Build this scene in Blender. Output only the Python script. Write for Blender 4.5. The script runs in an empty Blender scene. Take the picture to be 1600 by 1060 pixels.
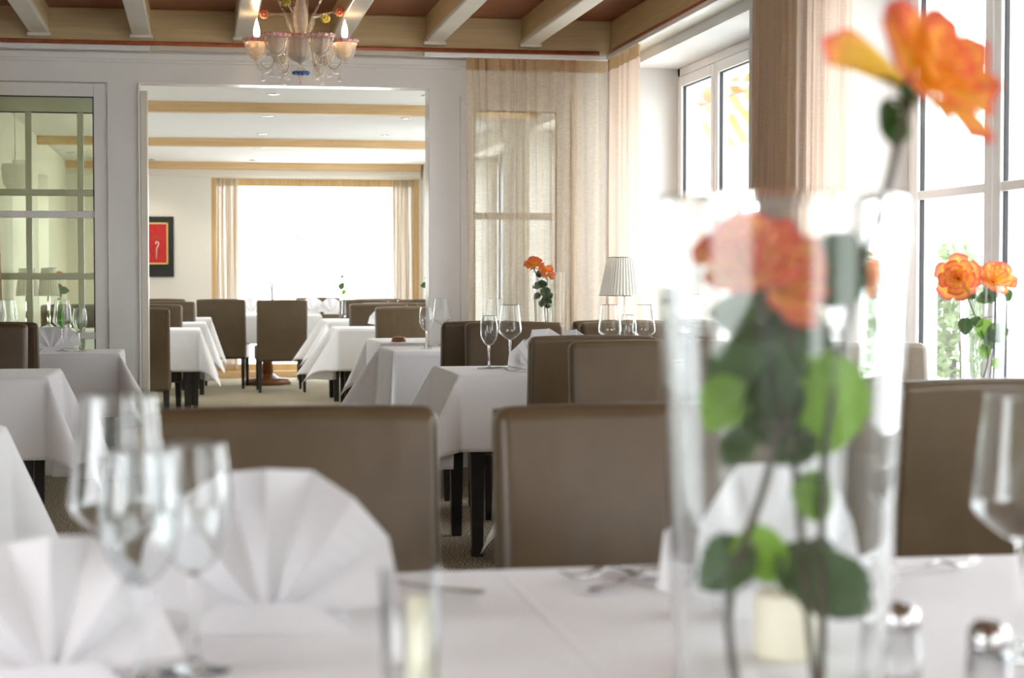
import bpy, bmesh, math, random
from math import sin, cos, pi, radians, atan, atan2, sqrt, hypot
from mathutils import Vector, Matrix, noise
random.seed(7)
SC = bpy.context.scene
COL = SC.collection
# ---------------------------------------------------------------- camera
F_PX, CAM_Z = 2750.0, 1.15
YAW, PITCH = radians(10.1), atan(97.0 / 2750.0)
FW = Vector((sin(YAW) * cos(PITCH), cos(YAW) * cos(PITCH), -sin(PITCH)))
RT = Vector((cos(YAW), -sin(YAW), 0))
UP = RT.cross(FW)
CAM = Vector((0, 0, CAM_Z))
cd = bpy.data.cameras.new('camera')
cam = bpy.data.objects.new('camera', cd)
COL.objects.link(cam)
cam.matrix_world = Matrix.Translation(CAM) @ Matrix((RT, UP, -FW)).transposed().to_4x4()
cd.sensor_width = 36.0
cd.lens = F_PX / 1600.0 * 36.0
cd.clip_start = 0.05
cd.clip_end = 400
cd.dof.use_dof = True
cd.dof.focus_distance = 8.2
cd.dof.aperture_fstop = 4.6
cd.dof.aperture_blades = 0
SC.camera = cam
# ---------------------------------------------------------------- world, daylight, exposure
W = bpy.data.worlds.new('overcast_sky')
SC.world = W
W.use_nodes = True
wn = W.node_tree
bgn = wn.nodes['Background']
tc = wn.nodes.new('ShaderNodeTexCoord')
sp = wn.nodes.new('ShaderNodeSeparateXYZ')
rp = wn.nodes.new('ShaderNodeValToRGB')
wn.links.new(tc.outputs['Generated'], sp.inputs[0])
wn.links.new(sp.outputs[2], rp.inputs[0])
rp.color_ramp.elements[0].position = 0.0
rp.color_ramp.elements[0].color = (0.97, 0.98, 1.0, 1)
rp.color_ramp.elements[1].position = 0.6
rp.color_ramp.elements[1].color = (0.91, 0.95, 1.0, 1)
wn.links.new(rp.outputs[0], bgn.inputs[0])
bgn.inputs[1].default_value = 3.0
SC.view_settings.view_transform = 'Standard'
SC.view_settings.look = 'None'
SC.view_settings.gamma = 1.0
SC.view_settings.use_curve_mapping = False
SC.view_settings.exposure = 1.72
cy = SC.cycles
cy.use_denoising = True
cy.max_bounces = 14
cy.diffuse_bounces = 7
cy.glossy_bounces = 5
cy.transmission_bounces = 12
cy.transparent_max_bounces = 24
cy.sample_clamp_indirect = 8.0
sd = bpy.data.lights.new('sun', 'SUN')
sd.energy = 0.8
sd.angle = radians(20)
sd.color = (1.0, 0.96, 0.9)
so = bpy.data.objects.new('sun', sd)
COL.objects.link(so)
so.rotation_euler = Vector((0.62, -0.25, 0.74)).to_track_quat('Z', 'Y').to_euler()
# ---------------------------------------------------------------- helpers: picture -> place


def ray(px, py):
    return FW + RT * ((px - 800) / F_PX) + UP * ((530 - py) / F_PX)


def at(px, py, s):
    """the point seen at (px,py) whose scale is s pixels per metre"""
    return CAM + ray(px, py) * (F_PX / s)


def gnd(px, s):
    p = at(px, 433, s)
    return p.x, p.y


def on_y(px, py, y):
    r = ray(px, py)
    return CAM + r * (y / r.y)


def on_x(px, py, x):
    r = ray(px, py)
    return CAM + r * (x / r.x)


def on_z(px, py, z):
    r = ray(px, py)
    return CAM + r * ((z - CAM_Z) / r.z)


# ---------------------------------------------------------------- helpers: materials


def new_mat(name):
    m = bpy.data.materials.new(name)
    m.use_nodes = True
    nt = m.node_tree
    nt.nodes.clear()
    out = nt.nodes.new('ShaderNodeOutputMaterial')
    return m, nt, out


def N(nt, kind, **kw):
    n = nt.nodes.new(kind)
    for k, v in kw.items():
        if k in ('operation', 'wave_type', 'bands_direction', 'blend_type', 'data_type', 'noise_dimensions', 'feature', 'attribute_name', 'interpolation_type'):
            setattr(n, k, v)
        else:
            n.inputs[k].default_value = v
    return n


def L(nt, a, ai, b, bi):
    nt.links.new(a.outputs[ai], b.inputs[bi])


def rgb(r, g, b):
    def f(c):
        c /= 255.0
        return c / 12.92 if c <= 0.04045 else ((c + 0.055) / 1.055) ** 2.4
    return (f(r), f(g), f(b), 1.0)


def plain(name, col, rough=0.5, col2=None, scale=8.0, bump=0.0, bscale=60.0, metallic=0.0, stretch=(1, 1, 1), sheen=0.0, coat=0.0, spec=0.5):
    m, nt, out = new_mat(name)
    p = N(nt, 'ShaderNodeBsdfPrincipled')
    p.inputs['Base Color'].default_value = col
    p.inputs['Roughness'].default_value = rough
    p.inputs['Metallic'].default_value = metallic
    p.inputs['Sheen Weight'].default_value = sheen
    p.inputs['Coat Weight'].default_value = coat
    p.inputs['Specular IOR Level'].default_value = spec
    L(nt, p, 0, out, 0)
    tc = N(nt, 'ShaderNodeTexCoord')
    mp = N(nt, 'ShaderNodeMapping')
    mp.inputs['Scale'].default_value = stretch
    L(nt, tc, 'Object', mp, 0)
    if col2 is None:
        col2 = tuple(c * 0.93 for c in col[:3]) + (1,)
    nz = N(nt, 'ShaderNodeTexNoise', Scale=scale, Detail=4.0)
    L(nt, mp, 0, nz, 'Vector')
    r = N(nt, 'ShaderNodeValToRGB')
    r.color_ramp.elements[0].position = 0.35
    r.color_ramp.elements[0].color = col
    r.color_ramp.elements[1].position = 0.68
    r.color_ramp.elements[1].color = col2
    L(nt, nz, 0, r, 0)
    L(nt, r, 0, p, 'Base Color')
    if bump > 0:
        nb = N(nt, 'ShaderNodeTexNoise', Scale=bscale, Detail=3.0)
        L(nt, mp, 0, nb, 'Vector')
        b = N(nt, 'ShaderNodeBump', Strength=bump, Distance=0.004)
        L(nt, nb, 0, b, 'Height')
        L(nt, b, 0, p, 'Normal')
    return m


def leather_mat():
    m, nt, out = new_mat('taupe_leather')
    p = N(nt, 'ShaderNodeBsdfPrincipled', Roughness=0.38)
    p.inputs['Specular IOR Level'].default_value = 0.42
    L(nt, p, 0, out, 0)
    tc = N(nt, 'ShaderNodeTexCoord')
    nz = N(nt, 'ShaderNodeTexNoise', Scale=7.0, Detail=3.0)
    L(nt, tc, 'Object', nz, 'Vector')
    r = N(nt, 'ShaderNodeValToRGB')
    r.color_ramp.elements[0].position = 0.3
    r.color_ramp.elements[0].color = rgb(80, 65, 45)
    r.color_ramp.elements[1].position = 0.75
    r.color_ramp.elements[1].color = rgb(91, 75, 54)
    L(nt, nz, 0, r, 0)
    L(nt, r, 0, p, 'Base Color')
    mp = N(nt, 'ShaderNodeMapping')
    mp.inputs['Scale'].default_value = (9, 9, 3)
    L(nt, tc, 'Object', mp, 0)
    w = N(nt, 'ShaderNodeTexNoise', Scale=1.0, Detail=2.0)
    L(nt, mp, 0, w, 'Vector')
    fine = N(nt, 'ShaderNodeTexNoise', Scale=380.0, Detail=2.0)
    L(nt, tc, 'Object', fine, 'Vector')
    b1 = N(nt, 'ShaderNodeBump', Strength=0.5, Distance=0.012)
    L(nt, w, 0, b1, 'Height')
    b2 = N(nt, 'ShaderNodeBump', Strength=0.12, Distance=0.001)
    L(nt, fine, 0, b2, 'Height')
    L(nt, b1, 0, b2, 'Normal')
    L(nt, b2, 0, p, 'Normal')
    return m


def linen_mat():
    """white tablecloth: UV is the flat cloth in metres, pressed creases run along it"""
    m, nt, out = new_mat('white_linen')
    p = N(nt, 'ShaderNodeBsdfPrincipled', Roughness=0.75)
    p.inputs['Base Color'].default_value = (0.80, 0.80, 0.81, 1)
    p.inputs['Sheen Weight'].default_value = 0.25
    p.inputs['Specular IOR Level'].default_value = 0.25
    L(nt, p, 0, out, 0)
    uv = N(nt, 'ShaderNodeUVMap')
    s = N(nt, 'ShaderNodeSeparateXYZ')
    L(nt, uv, 0, s, 0)
    hs = []
    for ax in (0, 1):
        pp = N(nt, 'ShaderNodeMath', operation='PINGPONG')
        pp.inputs[1].default_value = 0.47
        L(nt, s, ax, pp, 0)
        mr = N(nt, 'ShaderNodeMapRange', interpolation_type='SMOOTHSTEP')
        mr.inputs['From Min'].default_value = 0.0
        mr.inputs['From Max'].default_value = 0.008
        mr.inputs['To Min'].default_value = 1.0
        mr.inputs['To Max'].default_value = 0.0
        L(nt, pp, 0, mr, 0)
        hs.append(mr)
    ad = N(nt, 'ShaderNodeMath', operation='ADD')
    L(nt, hs[0], 0, ad, 0)
    L(nt, hs[1], 0, ad, 1)
    b0 = N(nt, 'ShaderNodeBump', Strength=0.2, Distance=0.004)
    L(nt, ad, 0, b0, 'Height')
    nz = N(nt, 'ShaderNodeTexNoise', Scale=9.0, Detail=2.0)
    L(nt, uv, 0, nz, 'Vector')
    b1 = N(nt, 'ShaderNodeBump', Strength=0.3, Distance=0.012)
    L(nt, nz, 0, b1, 'Height')
    L(nt, b0, 0, b1, 'Normal')
    n2 = N(nt, 'ShaderNodeTexNoise', Scale=500.0, Detail=1.0)
    L(nt, uv, 0, n2, 'Vector')
    b2 = N(nt, 'ShaderNodeBump', Strength=0.12, Distance=0.0008)
    L(nt, n2, 0, b2, 'Height')
    L(nt, b1, 0, b2, 'Normal')
    L(nt, b2, 0, p, 'Normal')
    return m


def napkin_mat():
    m, nt, out = new_mat('napkin_linen')
    d = N(nt, 'ShaderNodeBsdfDiffuse')
    d.inputs[0].default_value = (0.84, 0.84, 0.85, 1)
    t = N(nt, 'ShaderNodeBsdfTranslucent')
    t.inputs[0].default_value = (0.84, 0.84, 0.86, 1)
    mx = N(nt, 'ShaderNodeMixShader')
    mx.inputs[0].default_value = 0.3
    L(nt, d, 0, mx, 1)
    L(nt, t, 0, mx, 2)
    L(nt, mx, 0, out, 0)
    tc = N(nt, 'ShaderNodeTexCoord')
    nz = N(nt, 'ShaderNodeTexNoise', Scale=25.0, Detail=3.0)
    L(nt, tc, 'Object', nz, 'Vector')
    b = N(nt, 'ShaderNodeBump', Strength=0.2, Distance=0.004)
    L(nt, nz, 0, b, 'Height')
    L(nt, b, 0, d, 'Normal')
    return m


def sheer_mat(name, col, opacity, weave=260.0, transl=0.5):
    m, nt, out = new_mat(name)
    d = N(nt, 'ShaderNodeBsdfDiffuse')
    t = N(nt, 'ShaderNodeBsdfTranslucent')
    d.inputs[0].default_value = col
    t.inputs[0].default_value = col
    mx = N(nt, 'ShaderNodeMixShader')
    mx.inputs[0].default_value = transl
    L(nt, d, 0, mx, 1)
    L(nt, t, 0, mx, 2)
    tr = N(nt, 'ShaderNodeBsdfTransparent')
    m2 = N(nt, 'ShaderNodeMixShader')
    tc = N(nt, 'ShaderNodeTexCoord')
    mp = N(nt, 'ShaderNodeMapping')
    mp.inputs['Scale'].default_value = (1, 1, 14)
    L(nt, tc, 'Object', mp, 0)
    nz = N(nt, 'ShaderNodeTexNoise', Scale=weave * 0.12, Detail=3.0)
    L(nt, mp, 0, nz, 'Vector')
    mr = N(nt, 'ShaderNodeMapRange')
    mr.inputs['From Min'].default_value = 0.25
    mr.inputs['From Max'].default_value = 0.75
    mr.inputs['To Min'].default_value = max(0.0, opacity - 0.1)
    mr.inputs['To Max'].default_value = min(1.0, opacity + 0.1)
    L(nt, nz, 0, mr, 0)
    # threads hide more when seen at a slant
    lw = N(nt, 'ShaderNodeLayerWeight', Blend=0.25)
    sc_ = N(nt, 'ShaderNodeMath', operation='MULTIPLY_ADD')
    sc_.inputs[1].default_value = 0.5
    L(nt, lw, 'Facing', sc_, 0)
    L(nt, mr, 0, sc_, 2)
    sc_.use_clamp = True
    L(nt, sc_, 0, m2, 0)
    L(nt, tr, 0, m2, 1)
    L(nt, mx, 0, m2, 2)
    L(nt, m2, 0, out, 0)
    return m


def glass_mat(name, col=(1, 1, 1, 1), ior=1.45, rough=0.0):
    m, nt, out = new_mat(name)
    g = N(nt, 'ShaderNodeBsdfGlass', IOR=ior, Roughness=rough)
    g.inputs[0].default_value = col
    L(nt, g, 0, out, 0)
    return m


def thin_glass_mat(name, tint=(1, 1, 1, 1), edge=(0.8, 0.84, 0.84, 1), refl=1.0, milk=0.0, milk_col=(0.85, 0.78, 0.7, 1)):
    """single-sheet glass: clear face-on, mirror-like and greyer at a slant"""
    m, nt, out = new_mat(name)
    lw = N(nt, 'ShaderNodeLayerWeight', Blend=0.35)
    mc = N(nt, 'ShaderNodeMix', data_type='RGBA')
    mc.inputs[6].default_value = tint
    mc.inputs[7].default_value = edge
    L(nt, lw, 'Facing', mc, 0)
    tr = N(nt, 'ShaderNodeBsdfTransparent')
    nt.links.new(mc.outputs[2], tr.inputs[0])
    gl = N(nt, 'ShaderNodeBsdfGlossy', Roughness=0.015)
    lf = N(nt, 'ShaderNodeLayerWeight', Blend=0.5)
    pw = N(nt, 'ShaderNodeMath', operation='POWER')
    pw.inputs[1].default_value = 4.0
    L(nt, lf, 'Facing', pw, 0)
    mu = N(nt, 'ShaderNodeMath', operation='MULTIPLY_ADD')
    mu.inputs[1].default_value = 0.9 * refl
    mu.inputs[2].default_value = 0.04 * refl
    L(nt, pw, 0, mu, 0)
    mu.use_clamp = True
    mx = N(nt, 'ShaderNodeMixShader')
    L(nt, mu, 0, mx, 0)
    L(nt, tr, 0, mx, 1)
    L(nt, gl, 0, mx, 2)
    if milk > 0:
        vt = N(nt, 'ShaderNodeTexCoord')
        vo = N(nt, 'ShaderNodeTexVoronoi', Scale=110.0)
        L(nt, vt, 'Object', vo, 'Vector')
        bp = N(nt, 'ShaderNodeBump', Strength=1.0, Distance=0.006)
        L(nt, vo, 0, bp, 'Height')
        L(nt, bp, 0, gl, 'Normal')
        df = N(nt, 'ShaderNodeBsdfDiffuse')
        df.inputs[0].default_value = milk_col
        mm = N(nt, 'ShaderNodeMixShader')
        mm.inputs[0].default_value = milk
        L(nt, mx, 0, mm, 1)
        L(nt, df, 0, mm, 2)
        L(nt, mm, 0, out, 0)
    else:
        L(nt, mx, 0, out, 0)
    return m


def petal_mat(name, c0, c1, c2):
    m, nt, out = new_mat(name)
    uv = N(nt, 'ShaderNodeUVMap')
    s = N(nt, 'ShaderNodeSeparateXYZ')
    L(nt, uv, 0, s, 0)
    nz = N(nt, 'ShaderNodeTexNoise', Scale=3.0, Detail=2.0)
    L(nt, uv, 0, nz, 'Vector')
    ma = N(nt, 'ShaderNodeMath', operation='MULTIPLY_ADD')
    ma.inputs[1].default_value = 0.5
    L(nt, nz, 0, ma, 0)
    L(nt, s, 1, ma, 2)
    r = N(nt, 'ShaderNodeValToRGB')
    e = r.color_ramp.elements
    e[0].position = 0.68
    e[0].color = c0
    e[1].position = 1.12 - 0.12
    e[1].color = c1
    n = e.new(0.88)
    n.color = tuple((a + b) / 2 for a, b in zip(c0, c1))
    sub = N(nt, 'ShaderNodeMath', operation='SUBTRACT')
    sub.inputs[1].default_value = 0.12
    L(nt, ma, 0, sub, 0)
    L(nt, sub, 0, r, 0)
    gt = N(nt, 'ShaderNodeMapRange')
    gt.inputs['From Min'].default_value = 0.88
    gt.inputs['From Max'].default_value = 1.0
    L(nt, s, 1, gt, 0)
    mc = N(nt, 'ShaderNodeMix', data_type='RGBA')
    L(nt, gt, 0, mc, 0)
    nt.links.new(r.outputs[0], mc.inputs[6])
    mc.inputs[7].default_value = c2
    d = N(nt, 'ShaderNodeBsdfDiffuse')
    t = N(nt, 'ShaderNodeBsdfTranslucent')
    nt.links.new(mc.outputs[2], d.inputs[0])
    nt.links.new(mc.outputs[2], t.inputs[0])
    mx = N(nt, 'ShaderNodeMixShader')
    mx.inputs[0].default_value = 0.4
    L(nt, d, 0, mx, 1)
    L(nt, t, 0, mx, 2)
    L(nt, mx, 0, out, 0)
    return m


def leaf_mat(name, c, c2):
    m, nt, out = new_mat(name)
    p = N(nt, 'ShaderNodeBsdfPrincipled', Roughness=0.45)
    tc = N(nt, 'ShaderNodeTexCoord')
    nz = N(nt, 'ShaderNodeTexNoise', Scale=30.0, Detail=3.0)
    L(nt, tc, 'Object', nz, 'Vector')
    r = N(nt, 'ShaderNodeValToRGB')
    r.color_ramp.elements[0].position = 0.35
    r.color_ramp.elements[0].color = c
    r.color_ramp.elements[1].position = 0.7
    r.color_ramp.elements[1].color = c2
    L(nt, nz, 0, r, 0)
    L(nt, r, 0, p, 'Base Color')
    t = N(nt, 'ShaderNodeBsdfTranslucent')
    t.inputs[0].default_value = (c2[0] * 1.6, c2[1] * 1.8, c2[2], 1)
    mx = N(nt, 'ShaderNodeMixShader')
    mx.inputs[0].default_value = 0.3
    L(nt, p, 0, mx, 1)
    L(nt, t, 0, mx, 2)
    L(nt, mx, 0, out, 0)
    return m


def emit_mat(name, col, strength):
    m, nt, out = new_mat(name)
    e = N(nt, 'ShaderNodeEmission', Strength=strength)
    e.inputs[0].default_value = col
    L(nt, e, 0, out, 0)
    return m


def carpet_mat():
    m, nt, out = new_mat('speckled_carpet')
    p = N(nt, 'ShaderNodeBsdfPrincipled', Roughness=0.95)
    p.inputs['Specular IOR Level'].default_value = 0.1
    L(nt, p, 0, out, 0)
    tc = N(nt, 'ShaderNodeTexCoord')
    nz = N(nt, 'ShaderNodeTexNoise', Scale=120.0, Detail=3.0)
    L(nt, tc, 'Object', nz, 'Vector')
    r = N(nt, 'ShaderNodeValToRGB')
    e = r.color_ramp.elements
    e[0].position = 0.38
    e[0].color = rgb(72, 64, 50)
    e[1].position = 0.62
    e[1].color = rgb(214, 204, 180)
    n = e.new(0.5)
    n.color = rgb(150, 140, 118)
    L(nt, nz, 0, r, 0)
    L(nt, r, 0, p, 'Base Color')
    b = N(nt, 'ShaderNodeBump', Strength=0.6, Distance=0.006)
    L(nt, nz, 0, b, 'Height')
    L(nt, b, 0, p, 'Normal')
    return m


def wood_mat(name, c, c2, axis='X', rough=0.5, knots=False):
    m, nt, out = new_mat(name)
    p = N(nt, 'ShaderNodeBsdfPrincipled', Roughness=rough)
    L(nt, p, 0, out, 0)
    tc = N(nt, 'ShaderNodeTexCoord')
    mp = N(nt, 'ShaderNodeMapping')
    sc_ = {'X': (0.6, 14, 14), 'Y': (14, 0.6, 14), 'Z': (14, 14, 0.6)}[axis]
    mp.inputs['Scale'].default_value = sc_
    L(nt, tc, 'Object', mp, 0)
    nz = N(nt, 'ShaderNodeTexNoise', Scale=4.0, Detail=6.0, Distortion=0.6)
    L(nt, mp, 0, nz, 'Vector')
    r = N(nt, 'ShaderNodeValToRGB')
    r.color_ramp.elements[0].position = 0.3
    r.color_ramp.elements[0].color = c
    r.color_ramp.elements[1].position = 0.75
    r.color_ramp.elements[1].color = c2
    L(nt, nz, 0, r, 0)
    if knots:
        v = N(nt, 'ShaderNodeTexVoronoi', Scale=2.3)
        m3 = N(nt, 'ShaderNodeMapping')
        m3.inputs['Scale'].default_value = (1.0, 3.0, 3.0)
        L(nt, tc, 'Object', m3, 0)
        L(nt, m3, 0, v, 'Vector')
        mr = N(nt, 'ShaderNodeMapRange')
        mr.inputs['From Min'].default_value = 0.02
        mr.inputs['From Max'].default_value = 0.09
        mr.inputs['To Min'].default_value = 1.0
        mr.inputs['To Max'].default_value = 0.0
        L(nt, v, 0, mr, 0)
        mc = N(nt, 'ShaderNodeMix', data_type='RGBA')
        L(nt, mr, 0, mc, 0)
        nt.links.new(r.outputs[0], mc.inputs[6])
        mc.inputs[7].default_value = rgb(110, 66, 30)
        nt.links.new(mc.outputs[2], p.inputs['Base Color'])
    else:
        L(nt, r, 0, p, 'Base Color')
    return m


M = {}
M['leather'] = leather_mat()
M['leather_seam'] = plain('leather_piping', rgb(104, 90, 72), 0.45)  # lighter than the leather: its highlight is put into the colour
M['black_wood'] = plain('black_lacquered_wood', rgb(34, 28, 25), 0.35, rgb(26, 21, 19))
M['linen'] = linen_mat()
M['napkin'] = napkin_mat()
M['carpet'] = carpet_mat()
M['white'] = plain('white_lacquer', (0.77, 0.765, 0.75, 1), 0.22, (0.75, 0.745, 0.73, 1), 3.0, 0.03, 30)
M['upvc'] = plain('white_window_frame', (0.78, 0.78, 0.78, 1), 0.25, (0.75, 0.75, 0.75, 1))
M['wall'] = plain('white_plaster', (0.70, 0.69, 0.67, 1), 0.85, (0.68, 0.67, 0.645, 1), 3.0, 0.08, 90)
M['plaster_cream'] = plain('cream_plaster', (0.74, 0.71, 0.64, 1), 0.85, (0.72, 0.69, 0.62, 1), 2.5, 0.12, 30)
M['ceil_white'] = plain('white_ceiling', (0.80, 0.79, 0.76, 1), 0.9, (0.79, 0.78, 0.75, 1), 2.0)
M['copper'] = plain('copper_brown_ceiling', rgb(150, 88, 56), 0.4, rgb(132, 76, 50), 5.0, 0.04, 20, metallic=0.25)
M['tan_wood'] = wood_mat('washed_tan_wood_across', rgb(205, 184, 142), rgb(188, 164, 120), 'X', 0.45)
M['tan_warm_lit_y'] = wood_mat('tan_wood_and_warm_lit_cream', rgb(205, 184, 142), rgb(188, 164, 120), 'Y', 0.45)  # on the beam sides it stands for warm light on cream paint
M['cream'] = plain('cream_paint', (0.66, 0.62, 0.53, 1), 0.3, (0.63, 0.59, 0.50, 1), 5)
M['red_wood'] = plain('red_brown_trim', rgb(176, 92, 52), 0.35, rgb(150, 72, 40), 20)
M['pine'] = wood_mat('knotty_pine', rgb(222, 190, 144), rgb(200, 164, 114), 'X', 0.5, True)
M['pine_z_shaded'] = wood_mat('shaded_pine_upright', rgb(206, 174, 124), rgb(186, 150, 98), 'Z', 0.5)  # darker than the beam pine: the window frame's shading is in the colour
M['oak'] = wood_mat('brown_oak', rgb(150, 98, 54), rgb(116, 70, 36), 'X', 0.4)
M['oak_leg'] = wood_mat('honey_oak', rgb(196, 150, 84), rgb(160, 112, 56), 'Z', 0.4)
M['gasket'] = plain('black_rubber_gasket', (0.02, 0.02, 0.022, 1), 0.6)
M['steel'] = plain('polished_steel', (0.50, 0.49, 0.48, 1), 0.12, (0.44, 0.43, 0.42, 1), metallic=1.0)
M['glass'] = glass_mat('crystal_glass', (0.99, 1, 1, 1))
M['shell'] = thin_glass_mat('thin_clear_glass', (0.99, 0.995, 0.995, 1), (0.86, 0.88, 0.88, 1), 1.6)
M['pane'] = thin_glass_mat('window_pane', (0.98, 0.99, 0.99, 1), (0.9, 0.92, 0.92, 1))
M['green_pane'] = thin_glass_mat('green_tinted_pane', (0.88, 0.91, 0.79, 1), (0.6, 0.66, 0.52, 1), 0.8)
M['sheer_beige'] = sheer_mat('sheer_beige_voile', rgb(224, 208, 180), 0.42, 260, 0.35)
M['head_beige'] = sheer_mat('beige_heading_tape', rgb(190, 160, 120), 0.85, 260, 0.3)
M['curtain_tan'] = sheer_mat('tan_curtain_cloth', rgb(208, 184, 158), 0.88, 200, 0.32)
M['curtain_pale'] = sheer_mat('pale_curtain_cloth', rgb(196, 180, 156), 0.97, 200, 0.10)
M['curtain_rose'] = sheer_mat('pale_rose_curtain_cloth', rgb(222, 202, 186), 0.84, 200, 0.45)
M['sheer_white'] = sheer_mat('sheer_white_voile', rgb(240, 232, 226), 0.6, 260, 0.15)
M['rose'] = petal_mat('orange_rose_petals', rgb(252, 212, 96), rgb(245, 156, 100), rgb(226, 86, 98))
M['rose_pink'] = petal_mat('pale_pink_rose_petals', rgb(248, 226, 214), rgb(240, 196, 190), rgb(225, 150, 150))
M['leaf'] = leaf_mat('rose_leaf_green', rgb(38, 62, 34), rgb(64, 94, 48))
M['leaf_light'] = leaf_mat('light_rose_leaf', rgb(110, 150, 50), rgb(130, 170, 60))
M['stem'] = plain('rose_stem', rgb(66, 50, 42), 0.5, rgb(62, 70, 40), 40)
M['candle'] = plain('ivory_wax', rgb(240, 234, 210), 0.5)
M['shade'] = sheer_mat('silver_pleated_silk', rgb(236, 234, 228), 0.97, 200, 0.45)
M['shade_white'] = sheer_mat('white_lamp_shade', rgb(240, 238, 230), 0.9, 200, 0.6)
M['bulb'] = emit_mat('warm_bulb', (1.0, 0.72, 0.42, 1), 14)
M['spot'] = emit_mat('spot_lens', (1.0, 0.94, 0.84, 1), 3.0)
M['black_mat'] = plain('black_mount', rgb(38, 38, 36), 0.7)
M['gold'] = plain('gilt_frame', rgb(232, 206, 120), 0.4, metallic=0.3)
M['red_paint'] = plain('red_panel', rgb(200, 36, 34), 0.6, rgb(180, 30, 30), 20)
M['dull_red'] = plain('faint_orange_brush', rgb(178, 70, 46), 0.6)
M['ivory'] = plain('ivory_inlay', rgb(240, 232, 214), 0.5)
M['bottle'] = glass_mat('green_bottle_glass', (0.35, 0.72, 0.3, 1))
M['blue_glass'] = plain('blue_glass_beads', rgb(24, 92, 190), 0.1, coat=0.6)
M['pink_glass'] = plain('pink_glass_frill', rgb(232, 140, 140), 0.12, rgb(248, 226, 216), 60, coat=0.8)
M['mur_clear'] = thin_glass_mat('pale_murano_glass', (0.98, 0.96, 0.92, 1), (0.90, 0.86, 0.80, 1), 2.4, 0.06, (0.9, 0.87, 0.82, 1))
M['mur_milk'] = thin_glass_mat('champagne_murano_glass', (0.95, 0.9, 0.84, 1), (0.86, 0.80, 0.72, 1), 2.8, 0.28, (0.93, 0.86, 0.78, 1))
M['orange_glass'] = plain('orange_glass_blossom', rgb(225, 110, 70), 0.2, rgb(235, 150, 110), 60, coat=0.5)
M['yellow_glass'] = plain('yellow_green_glass_blossom', rgb(200, 180, 60), 0.2, rgb(150, 140, 50), 60, coat=0.5)
M['stone'] = plain('pale_terrace_paving', (0.7, 0.69, 0.66, 1), 0.9, (0.6, 0.6, 0.57, 1), 4)
M['bark'] = plain('grey_bark', (0.05, 0.045, 0.042, 1), 0.9)
M['hedge'] = leaf_mat('pale_hedge_leaves', rgb(84, 100, 66), rgb(112, 128, 88))
M['porcelain'] = plain('white_porcelain', (0.82, 0.82, 0.8, 1), 0.15)

# awning stripes
m, nt, out = new_mat('yellow_striped_awning')
p = N(nt, 'ShaderNodeBsdfDiffuse')
t_ = N(nt, 'ShaderNodeBsdfTranslucent')
tcn = N(nt, 'ShaderNodeTexCoord')
s_ = N(nt, 'ShaderNodeSeparateXYZ')
L(nt, tcn, 'Object', s_, 0)
pp_ = N(nt, 'ShaderNodeMath', operation='PINGPONG')
pp_.inputs[1].default_value = 0.16
L(nt, s_, 1, pp_, 0)
gt_ = N(nt, 'ShaderNodeMath', operation='GREATER_THAN')
gt_.inputs[1].default_value = 0.08
L(nt, pp_, 0, gt_, 0)
mc_ = N(nt, 'ShaderNodeMix', data_type='RGBA')
mc_.inputs[6].default_value = rgb(190, 188, 180)
mc_.inputs[7].default_value = rgb(196, 160, 104)
L(nt, gt_, 0, mc_, 0)
nt.links.new(mc_.outputs[2], p.inputs[0])
nt.links.new(mc_.outputs[2], t_.inputs[0])
mx_ = N(nt, 'ShaderNodeMixShader')
L(nt, p, 0, mx_, 1)
L(nt, t_, 0, mx_, 2)
L(nt, mx_, 0, out, 0)
M['awning'] = m

# ---------------------------------------------------------------- helpers: meshes


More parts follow.
